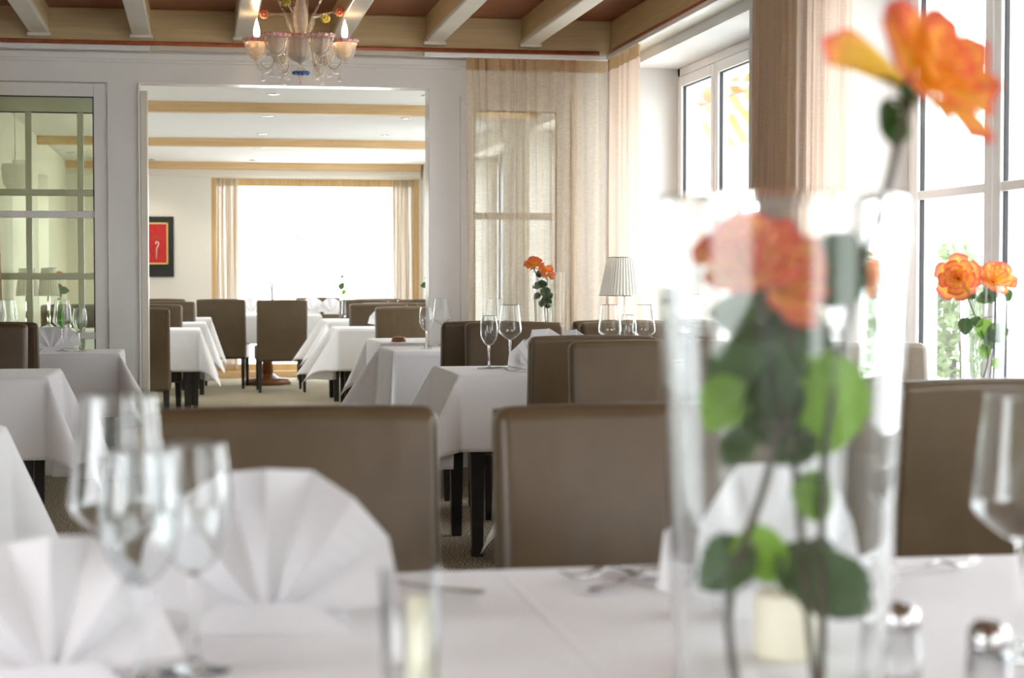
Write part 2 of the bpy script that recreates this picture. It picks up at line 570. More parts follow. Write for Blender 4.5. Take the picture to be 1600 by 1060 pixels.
class MB:
    def __init__(s):
        s.v, s.f, s.uv, s.smooth = [], [], None, False

    def add(s, verts, faces):
        k = len(s.v)
        s.v += [tuple(q) for q in verts]
        s.f += [tuple(i + k for i in fc) for fc in faces]
        return s

    def box(s, x0, x1, y0, y1, z0, z1):
        x0, x1 = min(x0, x1), max(x0, x1)
        y0, y1 = min(y0, y1), max(y0, y1)
        z0, z1 = min(z0, z1), max(z0, z1)
        v = [(x0, y0, z0), (x1, y0, z0), (x1, y1, z0), (x0, y1, z0), (x0, y0, z1), (x1, y0, z1), (x1, y1, z1), (x0, y1, z1)]
        return s.add(v, [(0, 3, 2, 1), (4, 5, 6, 7), (0, 1, 5, 4), (1, 2, 6, 5), (2, 3, 7, 6), (3, 0, 4, 7)])

    def taper(s, c0, r0, c1, r1):
        """square post from c0 (half size r0) to c1 (half size r1)"""
        v = []
        for c, r in ((c0, r0), (c1, r1)):
            v += [(c[0] - r, c[1] - r, c[2]), (c[0] + r, c[1] - r, c[2]), (c[0] + r, c[1] + r, c[2]), (c[0] - r, c[1] + r, c[2])]
        return s.add(v, [(0, 1, 2, 3), (4, 7, 6, 5), (0, 4, 5, 1), (1, 5, 6, 2), (2, 6, 7, 3), (3, 7, 4, 0)])

    def lathe(s, prof, n=32, c=(0, 0, 0), closed=False, ruf=None):
        """prof: (r, z) list"""
        vs, fs = [], []
        m_ = len(prof)
        for i in range(n):
            a = 2 * pi * i / n
            for j, (r, z) in enumerate(prof):
                rr = r * (ruf(a, j) if ruf else 1.0)
                vs.append((c[0] + rr * cos(a), c[1] + rr * sin(a), c[2] + z))
        for i in range(n):
            i2 = (i + 1) % n
            for j in range(m_ - 1):
                fs.append((i * m_ + j, i2 * m_ + j, i2 * m_ + j + 1, i * m_ + j + 1))
            if closed:
                fs.append((i * m_ + m_ - 1, i2 * m_ + m_ - 1, i2 * m_, i * m_))
        s.smooth = True
        return s.add(vs, fs)

    def tube(s, pts, r, n=8, caps=True):
        pts = [Vector(q) for q in pts]
        rs = r if isinstance(r, (list, tuple)) else [r] * len(pts)
        vs, fs = [], []
        prev = None
        for i, q in enumerate(pts):
            d = (pts[min(i + 1, len(pts) - 1)] - pts[max(i - 1, 0)])
            if d.length < 1e-9:
                d = Vector((0, 0, 1))
            d.normalize()
            if prev is None:
                a = d.cross(Vector((0, 0, 1)))
                if a.length < 0.1:
                    a = d.cross(Vector((1, 0, 0)))
            else:
                a = prev - d * prev.dot(d)
                if a.length < 1e-6:
                    a = d.cross(Vector((1, 0, 0)))
            a.normalize()
            prev = a
            b = d.cross(a)
            for k in range(n):
                t = 2 * pi * k / n
                vs.append(q + (a * cos(t) + b * sin(t)) * rs[i])
        for i in range(len(pts) - 1):
            for k in range(n):
                k2 = (k + 1) % n
                fs.append((i * n + k, i * n + k2, (i + 1) * n + k2, (i + 1) * n + k))
        if caps:
            fs.append(tuple(range(n - 1, -1, -1)))
            fs.append(tuple((len(pts) - 1) * n + k for k in range(n)))
        s.smooth = True
        return s.add(vs, fs)

    def ball(s, c, r, n=12, sz=1.0):
        prof = [(max(1e-4, r * sin(pi * j / n)), -r * sz * cos(pi * j / n)) for j in range(n + 1)]
        return s.lathe(prof, n + 4, c)

    def grid(s, nu, nv, fn, uvfn=None):
        """fn(u,v) for u,v in 0..1"""
        k = len(s.v)
        vs, fs = [], []
        for j in range(nv + 1):
            for i in range(nu + 1):
                vs.append(fn(i / nu, j / nv))
        for j in range(nv):
            for i in range(nu):
                a = j * (nu + 1) + i
                fs.append((a, a + 1, a + nu + 2, a + nu + 1))
        if uvfn:
            if s.uv is None:
                s.uv = {}
            for j in range(nv + 1):
                for i in range(nu + 1):
                    s.uv[k + j * (nu + 1) + i] = uvfn(i / nu, j / nv)
        s.smooth = True
        return s.add(vs, fs)

    def build(s, name, mat, parent=None, loc=None, smooth=None, bevel=0.0, solid=0.0, seg=2, subsurf=0):
        me = bpy.data.meshes.new(name)
        me.from_pydata(s.v, [], s.f)
        me.validate()
        if s.uv is not None:
            ul = me.uv_layers.new(name='UVMap')
            for lp in me.loops:
                ul.data[lp.index].uv = s.uv.get(lp.vertex_index, (0, 0))
        me.materials.append(mat)
        sm = s.smooth if smooth is None else smooth
        me.polygons.foreach_set('use_smooth', [sm or bevel > 0] * len(me.polygons))
        me.update()
        o = bpy.data.objects.new(name, me)
        COL.objects.link(o)
        if parent is not None:
            o.parent = parent
        if loc is not None:
            o.location = loc
        if solid:
            md = o.modifiers.new('thickness', 'SOLIDIFY')
            md.thickness = solid
            md.offset = -1
        if bevel:
            md = o.modifiers.new('rounding', 'BEVEL')
            md.width = bevel
            md.segments = seg
            md.limit_method = 'ANGLE'
            md.harden_normals = True
        if subsurf:
            md = o.modifiers.new('smoothing', 'SUBSURF')
            md.levels = md.render_levels = subsurf
        return o


def tag(o, label=None, cat=None, group=None, kind=None):
    if label:
        o['label'] = label
    if cat:
        o['category'] = cat
    if group:
        o['group'] = group
    if kind:
        o['kind'] = kind
    return o


def thing(name, label, cat, loc=(0, 0, 0), rz=0.0, group=None):
    o = bpy.data.objects.new(name, None)
    COL.objects.link(o)
    o.empty_display_size = 0.1
    o.location = loc
    o.rotation_euler = (0, 0, rz)
    return tag(o, label, cat, group)


def struct(name, mb, mat, **kw):
    o = mb.build(name, mat, **kw)
    if kw.get('parent') is None:
        o['kind'] = 'structure'
    return o


def dup(root, loc, rz=0.0, label=None, group=None):
    r = root.copy()
    COL.objects.link(r)
    r.location = loc
    r.rotation_euler = (0, 0, rz)
    if label:
        r['label'] = label
    if group:
        r['group'] = group
    for ch in list(root.children):
        c = ch.copy()
        COL.objects.link(c)
        c.parent = r
        for g in list(ch.children):
            d = g.copy()
            COL.objects.link(d)
            d.parent = c
    return r


# ================================================================ SETTING
YW = 10.35          # face of the partition
YW2 = YW + 0.14
XR = 2.52           # inner face of the window wall
XG = 2.82           # plane of the window frames
XO = 2.95
YF = on_y(500, 433, 1).y
pf = at(500, 433, 136)
YFAR = pf.y         # far wall
XL_FAR = -1.45
YB = -3.0
XL = -3.6
Z_RED = on_y(450, 72.5, YW - 0.085).z
ZC = on_y(945, 33, YW - 0.07).z
Z_BM = on_y(820, 69, YW - 0.12).z
ZB3 = on_y(450, 265, YFAR - 0.13).z
ZC2 = ZB3 + 0.075

floor = MB().box(XL - 0.2, XO, YB - 0.2, YFAR + 0.3, -0.12, 0)
struct('floor', floor, M['carpet'])
struct('ceiling', MB().box(XL - 0.2, XO, YB - 0.2, YW + 0.02, ZC, ZC + 0.12), M['copper'])
struct('ceiling_far_room', MB().box(XL_FAR - 0.3, XO, YW2, YFAR + 0.3, ZC2, ZC2 + 0.12), M['ceil_white'])
o = bpy.data.objects['ceiling_far_room']
o.name = 'ceiling_2'

# --- window wall (right), with openings
WINS = [(7.88, 10.20), (4.42, 6.725), (0.95, 3.25), (-2.5, -0.2)]
ZS, ZH = 0.60, on_x(1000, 98, XR).z
ZM = on_x(1480, 301, XG).z
wr = MB()
edges = [YB - 0.2] + [q for w in sorted(WINS) for q in w] + [YW + 0.02]
for i in range(0, len(edges), 2):
    wr.box(XR, XO, edges[i], edges[i + 1], 0, ZC)
for a, b in WINS:
    wr.box(XR, XO, a, b, 0, ZS)
    wr.box(XR, XO, a, b, ZH, ZC)
struct('wall_right', wr, M['wall'])


def window(name, xg, a, b, z0, z1, n=2, muntin_z=(1.45,), side=1, handle=True):
    """casement window in a wall facing -x*side ; a<b along Y"""
    fr = MB()
    x0, x1 = xg, xg + 0.07 * side
    e = 0.05
    fr.box(x0, x1, a, a + e, z0, z1).box(x0, x1, b - e, b, z0, z1).box(x0, x1, a, b, z0, z0 + e).box(x0, x1, a, b, z1 - e, z1)
    root = struct(name, fr, M['upvc'], bevel=0.004, seg=1)
    w = (b - a - 2 * e) / n
    for i in range(n):
        ya, yb = a + e + i * w, a + e + (i + 1) * w
        sx0, sx1 = xg - 0.012 * side, xg + 0.05 * side
        st = 0.065
        g = 0.006
        sash = MB()
        sash.box(sx0, sx1, ya + g, ya + st, z0 + e + g, z1 - e - g).box(sx0, sx1, yb - st, yb - g, z0 + e + g, z1 - e - g)
        sash.box(sx0, sx1, ya + st, yb - st, z0 + e + g, z0 + e + st).box(sx0, sx1, ya + st, yb - st, z1 - e - st, z1 - e - g)
        so_ = sash.build('sash', M['upvc'], root, bevel=0.006, seg=2)
        gk = MB()
        q = 0.005
        ga, gb, gz0, gz1 = ya + st, yb - st, z0 + e + st, z1 - e - st
        xk0, xk1 = xg + 0.004 * side, xg + 0.02 * side
        gk.box(xk0, xk1, ga, ga + q, gz0, gz1).box(xk0, xk1, gb - q, gb, gz0, gz1).box(xk0, xk1, ga, gb, gz0, gz0 + q).box(xk0, xk1, ga, gb, gz1 - q, gz1)
        gk.build('gasket', M['gasket'], so_)
        MB().box(xg + 0.012 * side, xg + 0.016 * side, ga, gb, gz0, gz1).build('pane', M['pane'], so_)
        for mz in muntin_z:
            MB().box(xg - 0.008 * side, xg + 0.03 * side, ga, gb, mz - 0.017, mz + 0.017).build('muntin', M['upvc'], so_, bevel=0.003, seg=1)
    if handle:
        ym = (a + b) / 2
        hd = MB().box(xg - 0.03 * side, xg - 0.012 * side, ym - 0.012, ym + 0.012, 1.22, 1.29)
        hd.box(xg - 0.045 * side, xg - 0.03 * side, ym - 0.01, ym + 0.01, 1.13, 1.28)
        hd.build('handle', M['steel'], root, bevel=0.003, seg=1)
    sl = MB().box(XR - 0.03 if side > 0 else xg + 0.0, xg if side > 0 else XL_FAR + 0.02, a, b, z0 - 0.025, z0 + 0.001)
    sl.build('window_sill', M['upvc'], root, bevel=0.004, seg=1)
    return root


for i, (a, b) in enumerate(WINS):
    window('window_%d' % (i + 1), XG, a, b, ZS, ZH, n=3, muntin_z=(ZM,))

# left wall and rear wall of the front room (outside the picture, close the room; their openings are added to let daylight in)
wl = MB()
wl.box(XL - 0.2, XL, YB - 0.2, -2.6, 0, ZC).box(XL - 0.2, XL, 1.2, YW2, 0, ZC)
wl.box(XL - 0.2, XL, -2.6, 1.2, 0, 0.6).box(XL - 0.2, XL, -2.6, 1.2, 2.45, ZC)
struct('wall_left', wl, M['wall'])
wb = MB()
wb.box(XL, 1.1, YB - 0.2, YB, 0, ZC).box(2.2, XR, YB - 0.2, YB, 0, ZC)
wb.box(1.1, 2.2, YB - 0.2, YB, 0, 0.5).box(1.1, 2.2, YB - 0.2, YB, 2.4, ZC)
struct('wall_back', wb, M['wall'])

# --- partition between the rooms


def X(px):
    return on_y(px, 433, YW).x


def Z(py, px=450):
    return on_y(px, py, YW).z


xd0, xd1 = X(218), X(672)
zt = Z(134)
pt = MB()
pt.box(XL, X(170), YW, YW2, Z(127, 90), ZC)                 # over the left door
pt.box(X(170), xd0, YW, YW2, 0, ZC)
pt.box(xd0, xd1, YW, YW2, zt, ZC)
pt.box(xd1, X(719), YW, YW2, 0, ZC)
xp0, xp1 = X(719), X(893)
zp = Z(150, 800)
pt.box(xp0, xp1, YW, YW2, zp, ZC)
pt.box(xp1, XO, YW, YW2, 0, ZC)
pt.box(XL, X(-330), YW, YW2, 0, ZC)
struct('wall_partition', pt, M['white'])
bpy.data.objects['wall_partition'].name = 'wall_front'
# mouldings over the opening
md_ = MB().box(XL, X(719), YW - 0.012, YW, Z(103), Z(95))
md_.box(XL, XR, YW - 0.02, YW, Z_RED - 0.085, Z_RED - 0.045)
struct('trim_1', md_, M['white'], bevel=0.006)
# casing round the opening
cs = MB().box(xd0 - 0.004, xd0 + 0.008, YW - 0.012, YW2 + 0.02, 0, zt).box(xd1 - 0.008, xd1 + 0.004, YW - 0.012, YW2 + 0.02, 0, zt)
struct('trim_2', cs, M['white'], bevel=0.003)


struct('trim_9', MB().box(xd0 + 0.008, X(232), YW + 0.02, YW2 + 0.01, 0.005, Z(141, 225)), M['cream'], bevel=0.006)


def panel_door(name, x0, x1, z1, y, hz, glass, thick=0.05, stile=0.075, vx=(), mat=None, top=None, bottom=0.16):
    mat = mat or M['white']
    top = top or stile
    f = MB()
    f.box(x0, x0 + stile, y, y + thick, 0.012, z1).box(x1 - stile, x1, y, y + thick, 0.012, z1)
    f.box(x0 + stile, x1 - stile, y, y + thick, z1 - top, z1).box(x0 + stile, x1 - stile, y, y + thick, 0.012, bottom)
    root = struct(name, f, mat, bevel=0.004, seg=2)
    for z in hz:
        MB().box(x0 + stile, x1 - stile, y + 0.008, y + thick - 0.008, z - 0.02, z + 0.02).build('rail', mat, root, bevel=0.003, seg=1)
    for x in vx:
        MB().box(x - 0.018, x + 0.018, y + 0.01, y + thick - 0.01, bottom, z1 - top).build('muntin', mat, root, bevel=0.003, seg=1)
    g = MB().box(x0 + stile, x1 - stile, y + 0.02, y + 0.026, bottom, z1 - top)
    g.build('pane', glass, root)
    gk = MB()
    a, b, c, d, q = x0 + stile, x1 - stile, bottom, z1 - top, 0.006
    gk.box(a, a + q, y + 0.016, y + 0.02, c, d).box(b - q, b, y + 0.016, y + 0.02, c, d).box(a, b, y + 0.016, y + 0.02, d - q, d).box(a, b, y + 0.016, y + 0.02, c, c + q)
    gk.build('gasket', M['gasket'], root)
    return root


zd = Z(128, 90)
panel_door('door_1', X(-325), X(169), zd - 0.004, YW + 0.01, (Z(335, 90), Z(525, 90)), M['green_pane'])
# second leaf with a lattice, parked behind the first
yb = YW + 0.35
xa, xb_ = on_y(-300, 433, yb).x, on_y(214, 433, yb).x
zz = lambda py: on_y(90, py, yb).z
panel_door('door_2', xa, xb_, zz(140), yb, (zz(301), zz(432)), M['pane'], stile=0.08, top=zz(140) - zz(175),
           vx=(on_y(46, 433, yb).x, on_y(127, 433, yb).x), mat=M['white'])
panel_door('door_3', xp0 + 0.004, xp1 - 0.004, zp - 0.004, YW + 0.01, (Z(338, 800),), M['pane'], stile=0.085)

# --- cornice, beams, trims of the front ceiling
struct('trim_3', MB().box(XL, XR - 0.09, YW - 0.07, YW, Z_RED + 0.005, ZC), M['tan_wood'], bevel=0.004)
struct('trim_4', MB().box(XR - 0.09, XR, YB, YW, Z_RED + 0.005, ZC), M['tan_warm_lit_y'], bevel=0.004)
xe = X(931)
struct('trim_5', MB().tube([(XL, YW - 0.082, Z_RED), (xe, YW - 0.082, Z_RED)], 0.012, 10), M['red_wood'])
struct('trim_6', MB().tube([(XR - 0.112, YW - 0.25, Z_RED), (XR - 0.112, YB, Z_RED)], 0.012, 10), M['red_wood'])
struct('trim_7', MB().box(XL, XR - 0.1, YW - 0.06, YW, Z_RED - 0.037, Z_RED + 0.005).box(XR - 0.1, XR, YB, YW, Z_RED - 0.037, Z_RED + 0.005), M['cream'], bevel=0.004)
for k, px in enumerate((-97, 62, 221, 381, 530, 678, 827)):
    xc = on_y(px, 60, YW - 0.07).x
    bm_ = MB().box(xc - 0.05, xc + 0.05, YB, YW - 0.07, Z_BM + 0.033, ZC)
    o = bm_.build('ceiling_beam', M['tan_warm_lit_y'])  # cream beam; the warm light on its sides is put into the colour
    tag(o, 'cream ceiling beam, number %d from the left above the partition' % k, 'beam', 'ceiling beams of the front room')
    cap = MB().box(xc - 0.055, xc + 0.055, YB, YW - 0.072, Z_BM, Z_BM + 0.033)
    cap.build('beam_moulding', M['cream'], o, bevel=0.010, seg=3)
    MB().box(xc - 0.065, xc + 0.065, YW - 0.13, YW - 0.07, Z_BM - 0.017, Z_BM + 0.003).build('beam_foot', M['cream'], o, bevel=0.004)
    o['label'] = ['cream ceiling beam cut by the left picture edge', 'second cream beam from the left edge, above the glass door',
                  'third cream beam, above the white post left of the opening', 'cream beam just left of the glass chandelier',
                  'cream beam passing behind the right side of the chandelier', 'cream beam above the right post of the opening',
                  'rightmost cream beam, above the sheer beige curtain'][k]

# curtain rails
ZT = on_y(800, 92, YW - 0.15).z
o = MB().box(X(658), XR - 0.12, YW - 0.17, YW - 0.12, ZT, ZT + 0.027)
tag(o.build('curtain_rail', M['upvc'], bevel=0.004), 'white curtain rail above the sheer curtain on the partition', 'curtain rail')
o = MB().box(XR - 0.15, XR - 0.115, 0.5, YW - 0.2, ZT, ZT + 0.027)
tag(o.build('curtain_rail', M['upvc'], bevel=0.004), 'long white curtain rail running above the windows', 'curtain rail')
o = MB().box(XL + 0.1, X(238), YW - 0.17, YW - 0.12, ZT, ZT + 0.027)
tag(o.build('curtain_rail', M['upvc'], bevel=0.004), 'white curtain rail above the green tinted glass door', 'curtain rail')


def curtain(name, label, cat, p0, p1, z0, z1, folds, amp, mat, seed=0, head=None, group=None, flare=0.0):
    rnd = random.Random(seed)
    p0, p1 = Vector((*p0, 0)), Vector((*p1, 0))
    d = (p1 - p0)
    ln = d.length
    d.normalize()
    n = Vector((-d.y, d.x, 0))
    ph = [rnd.uniform(0, 6.28) for _ in range(6)]

    def off(t):
        w = t + 0.035 * sin(2 * pi * 1.7 * t + ph[0]) + 0.02 * sin(2 * pi * 3.1 * t + ph[1])
        return (0.6 * sin(2 * pi * folds * w + ph[2]) + 0.3 * sin(2 * pi * folds * 1.93 * w + ph[3]) + 0.15 * sin(2 * pi * folds * 0.5 * w + ph[4]))

    def fn(za, zb, push=0.0):
        def f(u, v):
            z = za + (zb - za) * v
            k = (z1 - z) / (z1 - z0)
            a = amp * (0.55 + 0.6 * k)
            q = p0 + d * (ln * (0.5 + (u - 0.5) * (1 + flare * k)) + 0.006 * sin(9 * u * folds + z * 2)) + n * (a * off(u + 0.006 * sin(z * 1.5 + ph[5]) * (1 - v * 0.5)) + push)
            return (q.x, q.y, z)
        return f
    nu = max(40, int(folds * 16))
    hz_ = z1 - 0.07 if head else z1
    o = MB().grid(nu, 16, fn(z0, hz_)).build(name, mat)
    tag(o, label, cat, group)
    if head:
        MB().grid(nu, 3, fn(hz_, z1)).build('heading_tape', head, o)
    return o


curtain('sheer_curtain', 'gathered sheer beige curtain hanging over the glass panel on the partition', 'curtain',
        (X(724), YW - 0.145), (X(893), YW - 0.145), 0.02, ZT, 11, 0.024, M['sheer_beige'], 3, M['head_beige'])
curtain('sheer_curtain', 'flatter sheer beige curtain in the corner beside the gathered one', 'curtain',
        (X(884), YW - 0.13), (XR - 0.13, YW - 0.13), 0.02, ZT, 1.6, 0.010, M['sheer_beige'], 5, M['head_beige'])
yc0 = on_x(950, 433, XR - 0.13).y
yc1 = on_x(1000, 433, XR - 0.13).y
curtain('curtain', 'narrow pleated pale curtain at the corner end of the window wall', 'curtain',
        (XR - 0.132, yc1), (XR - 0.132, min(yc0, YW - 0.2)), 0.02, ZT, 5, 0.035, M['curtain_rose'], 8, M['head_beige'])
yc0 = on_x(1178, 200, XR - 0.13).y
yc1 = on_x(1326, 200, XR - 0.13).y
ym = on_x(1246, 200, XR - 0.13).y
curtain('curtain', 'tan pleated curtain on the pier between the windows, left one of the pair', 'curtain',
        (XR - 0.132, ym + 0.02), (XR - 0.132, yc0), 0.02, ZT, 6, 0.035, M['curtain_tan'], 11, M['head_beige'])
curtain('curtain', 'tan pleated curtain on the pier, right one of the pair behind the tall rose', 'curtain',
        (XR - 0.132, yc1), (XR - 0.132, ym - 0.02), 0.02, ZT, 6, 0.035, M['curtain_rose'], 14, M['head_beige'])
curtain('sheer_curtain', 'thin brown edge of a sheer curtain at the left picture edge', 'curtain',
        (X(-120), YW - 0.145), (X(3), YW - 0.145), 0.02, ZT, 5, 0.02, M['curtain_tan'], 21, M['head_beige'], flare=0.12)

# ================================================================ FAR ROOM
XRF = 2.56
wins_l = [(12.2, 13.3), (14.5, 15.6), (16.8, 17.9)]
wf = MB()
e2 = [YW2] + [q for w in wins_l for q in w] + [YFAR + 0.3]
for i in range(0, len(e2), 2):
    wf.box(XL_FAR - 0.3, XL_FAR, e2[i], e2[i + 1], 0, ZC2)
for a, b in wins_l:
    wf.box(XL_FAR - 0.3, XL_FAR, a, b, 0, 0.7)
    wf.box(XL_FAR - 0.3, XL_FAR, a, b, 2.15, ZC2)
struct('wall_left', wf, M['plaster_cream'])
bpy.data.objects[-1 if False else 'wall_left']
for i, (a, b) in enumerate(wins_l):
    window('window_%d' % (5 + i), XL_FAR - 0.22, a, b, 0.7, 2.15, side=-1, handle=False)
wins_r = [(11.6, 13.6), (14.8, 16.8), (17.6, 19.4)]
wf = MB()
e2 = [YW2] + [q for w in wins_r for q in w] + [YFAR + 0.3]
for i in range(0, len(e2), 2):
    wf.box(XRF, XRF + 0.38, e2[i], e2[i + 1], 0, ZC2)
for a, b in wins_r:
    wf.box(XRF, XRF + 0.38, a, b, 0, 0.6)
    wf.box(XRF, XRF + 0.38, a, b, 2.3, ZC2)
struct('wall_right', wf, M['plaster_cream'])
for i, (a, b) in enumerate(wins_r):
    window('window_%d' % (8 + i), XRF + 0.28, a, b, 0.6, 2.3, side=1, handle=False)


def XF(px, py=433):
    return on_y(px, py, YFAR).x


def ZF(py, px=490):
    return on_y(px, py, YFAR).z


xw0, xw1 = XF(331), XF(655)
zw0, zw1 = 0.06, ZF(279)
ff = MB()
ff.box(XL_FAR - 0.3, xw0, YFAR, YFAR + 0.3, 0, ZC2).box(min(xw1, XRF - 0.01), XRF + 0.38, YFAR, YFAR + 0.3, 0, ZC2)
ff.box(xw0, xw1, YFAR, YFAR + 0.3, zw1, ZC2).box(xw0, xw1, YFAR, YFAR + 0.3, 0, zw0)
struct('wall_far', ff, M['plaster_cream'])
# big picture window
fw_ = MB()
yg = YFAR + 0.16
fw_.box(xw0, xw0 + 0.055, YFAR + 0.02, yg + 0.05, zw0, zw1).box(xw1 - 0.055, xw1, YFAR + 0.02, yg + 0.05, zw0, zw1)
fw_.box(xw0, xw1, yg - 0.03, yg + 0.05, ZF(291), zw1).box(xw0, xw1, yg - 0.05, yg + 0.05, zw0, 0.15)
wroot = struct('window_11', fw_, M['pine_z_shaded'], bevel=0.004)
MB().box(xw0 + 0.05, xw1 - 0.05, yg, yg + 0.006, 0.15, ZF(291)).build('pane', M['pane'], wroot)
MB().box(xw0, xw1, YFAR - 0.04, YFAR + 0.02, 0.0, 0.075).build('baseboard', M['pine'], wroot, bevel=0.004)
zc_ = zw1 - 0.01
g = 'curtains of the far window'
curtain('curtain', 'pale pleated curtain at the left side of the far window', 'curtain', (XF(338), YFAR + 0.06), (XF(372), YFAR + 0.06), 0.1, zc_, 6, 0.03, M['curtain_pale'], 31)
curtain('curtain', 'pale pleated curtain at the right side of the far window', 'curtain', (XF(615), YFAR + 0.06), (XF(651), YFAR + 0.06), 0.1, zc_, 7, 0.03, M['curtain_pale'], 32)
curtain('sheer_curtain', 'white voile strip inside the left curtain of the far window', 'curtain', (XF(368), YFAR + 0.11), (XF(388), YFAR + 0.11), 0.16, zc_ - 0.08, 3, 0.015, M['sheer_white'], 33)
curtain('sheer_curtain', 'white voile strip inside the right curtain of the far window', 'curtain', (XF(600), YFAR + 0.11), (XF(618), YFAR + 0.11), 0.16, zc_ - 0.08, 3, 0.015, M['sheer_white'], 34)

# pine beams of the far room
for k, (py, lab) in enumerate(((177, 'nearest pine beam across the white ceiling of the far room'), (230, 'middle pine beam across the far room ceiling, with knots'),
                               (265, 'farthest pine beam, along the wall above the far window'))):
    z = ZB3
    q = on_z(450, py, z)
    x1 = XRF if k < 2 else XF(657)
    y0 = q.y if k < 2 else YFAR - 0.13
    o = MB().box(XL_FAR, x1, y0, y0 + 0.12, z, ZC2).build('ceiling_beam', M['pine'], bevel=0.004)
    tag(o, lab, 'beam', None)
struct('trim_8', MB().box(XL_FAR, XF(657), YFAR - 0.06, YFAR, ZF(277), ZB3), M['plaster_cream'], bevel=0.004)

# recessed spots
spots = [(427, 147), (418, 181), (409, 209), (402, 232), (395, 250), (668, 149), (634, 184.5), (603, 211), (580, 233), (557, 252), (235, 249), (85, 234), (111, 238)]
spot0 = None
rows = ['nearest in the left row', 'second in the left row', 'third in the left row', 'fourth in the left row', 'farthest in the left row',
        'nearest in the right row, cut by the post', 'second in the right row', 'third in the right row', 'fourth in the right row', 'farthest in the right row',
        'beside the left jamb of the opening', 'left one seen through the green glass', 'right one seen through the green glass']
for (px, py), nm in zip(spots, rows):
    q = on_z(px, py, ZC2)
    lab = 'small round recessed ceiling spot, ' + nm
    if spot0 is None:
        spot0 = thing('ceiling_spot', lab, 'ceiling light', (q.x, q.y, ZC2), 0, 'recessed spots of the far room')
        MB().lathe([(0.046, 0.0), (0.046, -0.006), (0.034, -0.008), (0.030, 0.001)], 24).build('ring', M['steel'], spot0)
        MB().lathe([(0.0005, -0.004), (0.031, -0.004)], 24).build('lens', M['spot'], spot0)
    else:
        dup(spot0, (q.x, q.y, ZC2), 0, lab)

for k, (px, py) in enumerate(spots[:11]):
    q = on_z(px, py, ZC2)
    ld = bpy.data.lights.new('spot_beam', 'SPOT')
    ld.energy = 5
    ld.color = (1.0, 0.86, 0.68)
    ld.spot_size = radians(110)
    ld.spot_blend = 0.6
    ld.shadow_soft_size = 0.03
    lo = bpy.data.objects.new('spot_beam', ld)
    COL.objects.link(lo)
    lo.location = (q.x, q.y, ZC2 - 0.02)

# picture on the far wall
xa, xb = XF(216), XF(272)
za, zb = ZF(433), ZF(340)
pic = thing('framed_picture', 'black mounted picture with gilt framed red panel and ivory crozier, on the far wall', 'picture', ((xa + xb) / 2, YFAR, za))
hw = (xb - xa) / 2
MB().box(-hw, hw, -0.03, 0, 0, zb - za).build('mount', M['black_mat'], pic, bevel=0.002, seg=1)
u = lambda px: XF(px) - (xa + xb) / 2
w_ = lambda py: ZF(py) - za
x0, x1, z0, z1 = u(226), u(263), w_(413.5), w_(349.5)
fr = MB()
t = 0.016
fr.box(x0, x0 + t, -0.045, -0.03, z0, z1).box(x1 - t, x1, -0.045, -0.03, z0, z1).box(x0, x1, -0.045, -0.03, z0, z0 + t).box(x0, x1, -0.045, -0.03, z1 - t, z1)
fr.build('gilt_frame', M['gold'], pic)
MB().box(x0 + t, x1 - t, -0.038, -0.03, z0 + t, z1 - t).build('red_panel', M['red_paint'], pic)
cx, cz = u(245), w_(382)
r_ = 0.024
crook = [(cx - 0.002, -0.041, w_(405)), (cx, -0.041, w_(389)), (cx + 0.012, -0.041, w_(386.5))]
for k in range(15):
    a = -0.9 + k * 0.36
    rr = r_ * (1 - 0.045 * k)
    crook.append((cx + 0.002 + rr * cos(a), -0.041, cz + 0.005 + rr * sin(a)))
MB().tube(crook, [0.003] + [0.0055] * (len(crook) - 1), 8).build('crozier', M['ivory'], pic)
br = MB()
rb = random.Random(4)
for k in range(9):
    bx = u(238 + k * 1.7)
    bz = w_(376)
    hh = 0.02 + 0.05 * math.exp(-((k - 3.5) / 2.2) ** 2)
    br.box(bx, bx + 0.007, -0.0395, -0.038, bz, bz + hh)
br.build('brushwork', M['dull_red'], pic)

# ================================================================ FURNITURE
CH_W, CH_H = 0.50, 0.92


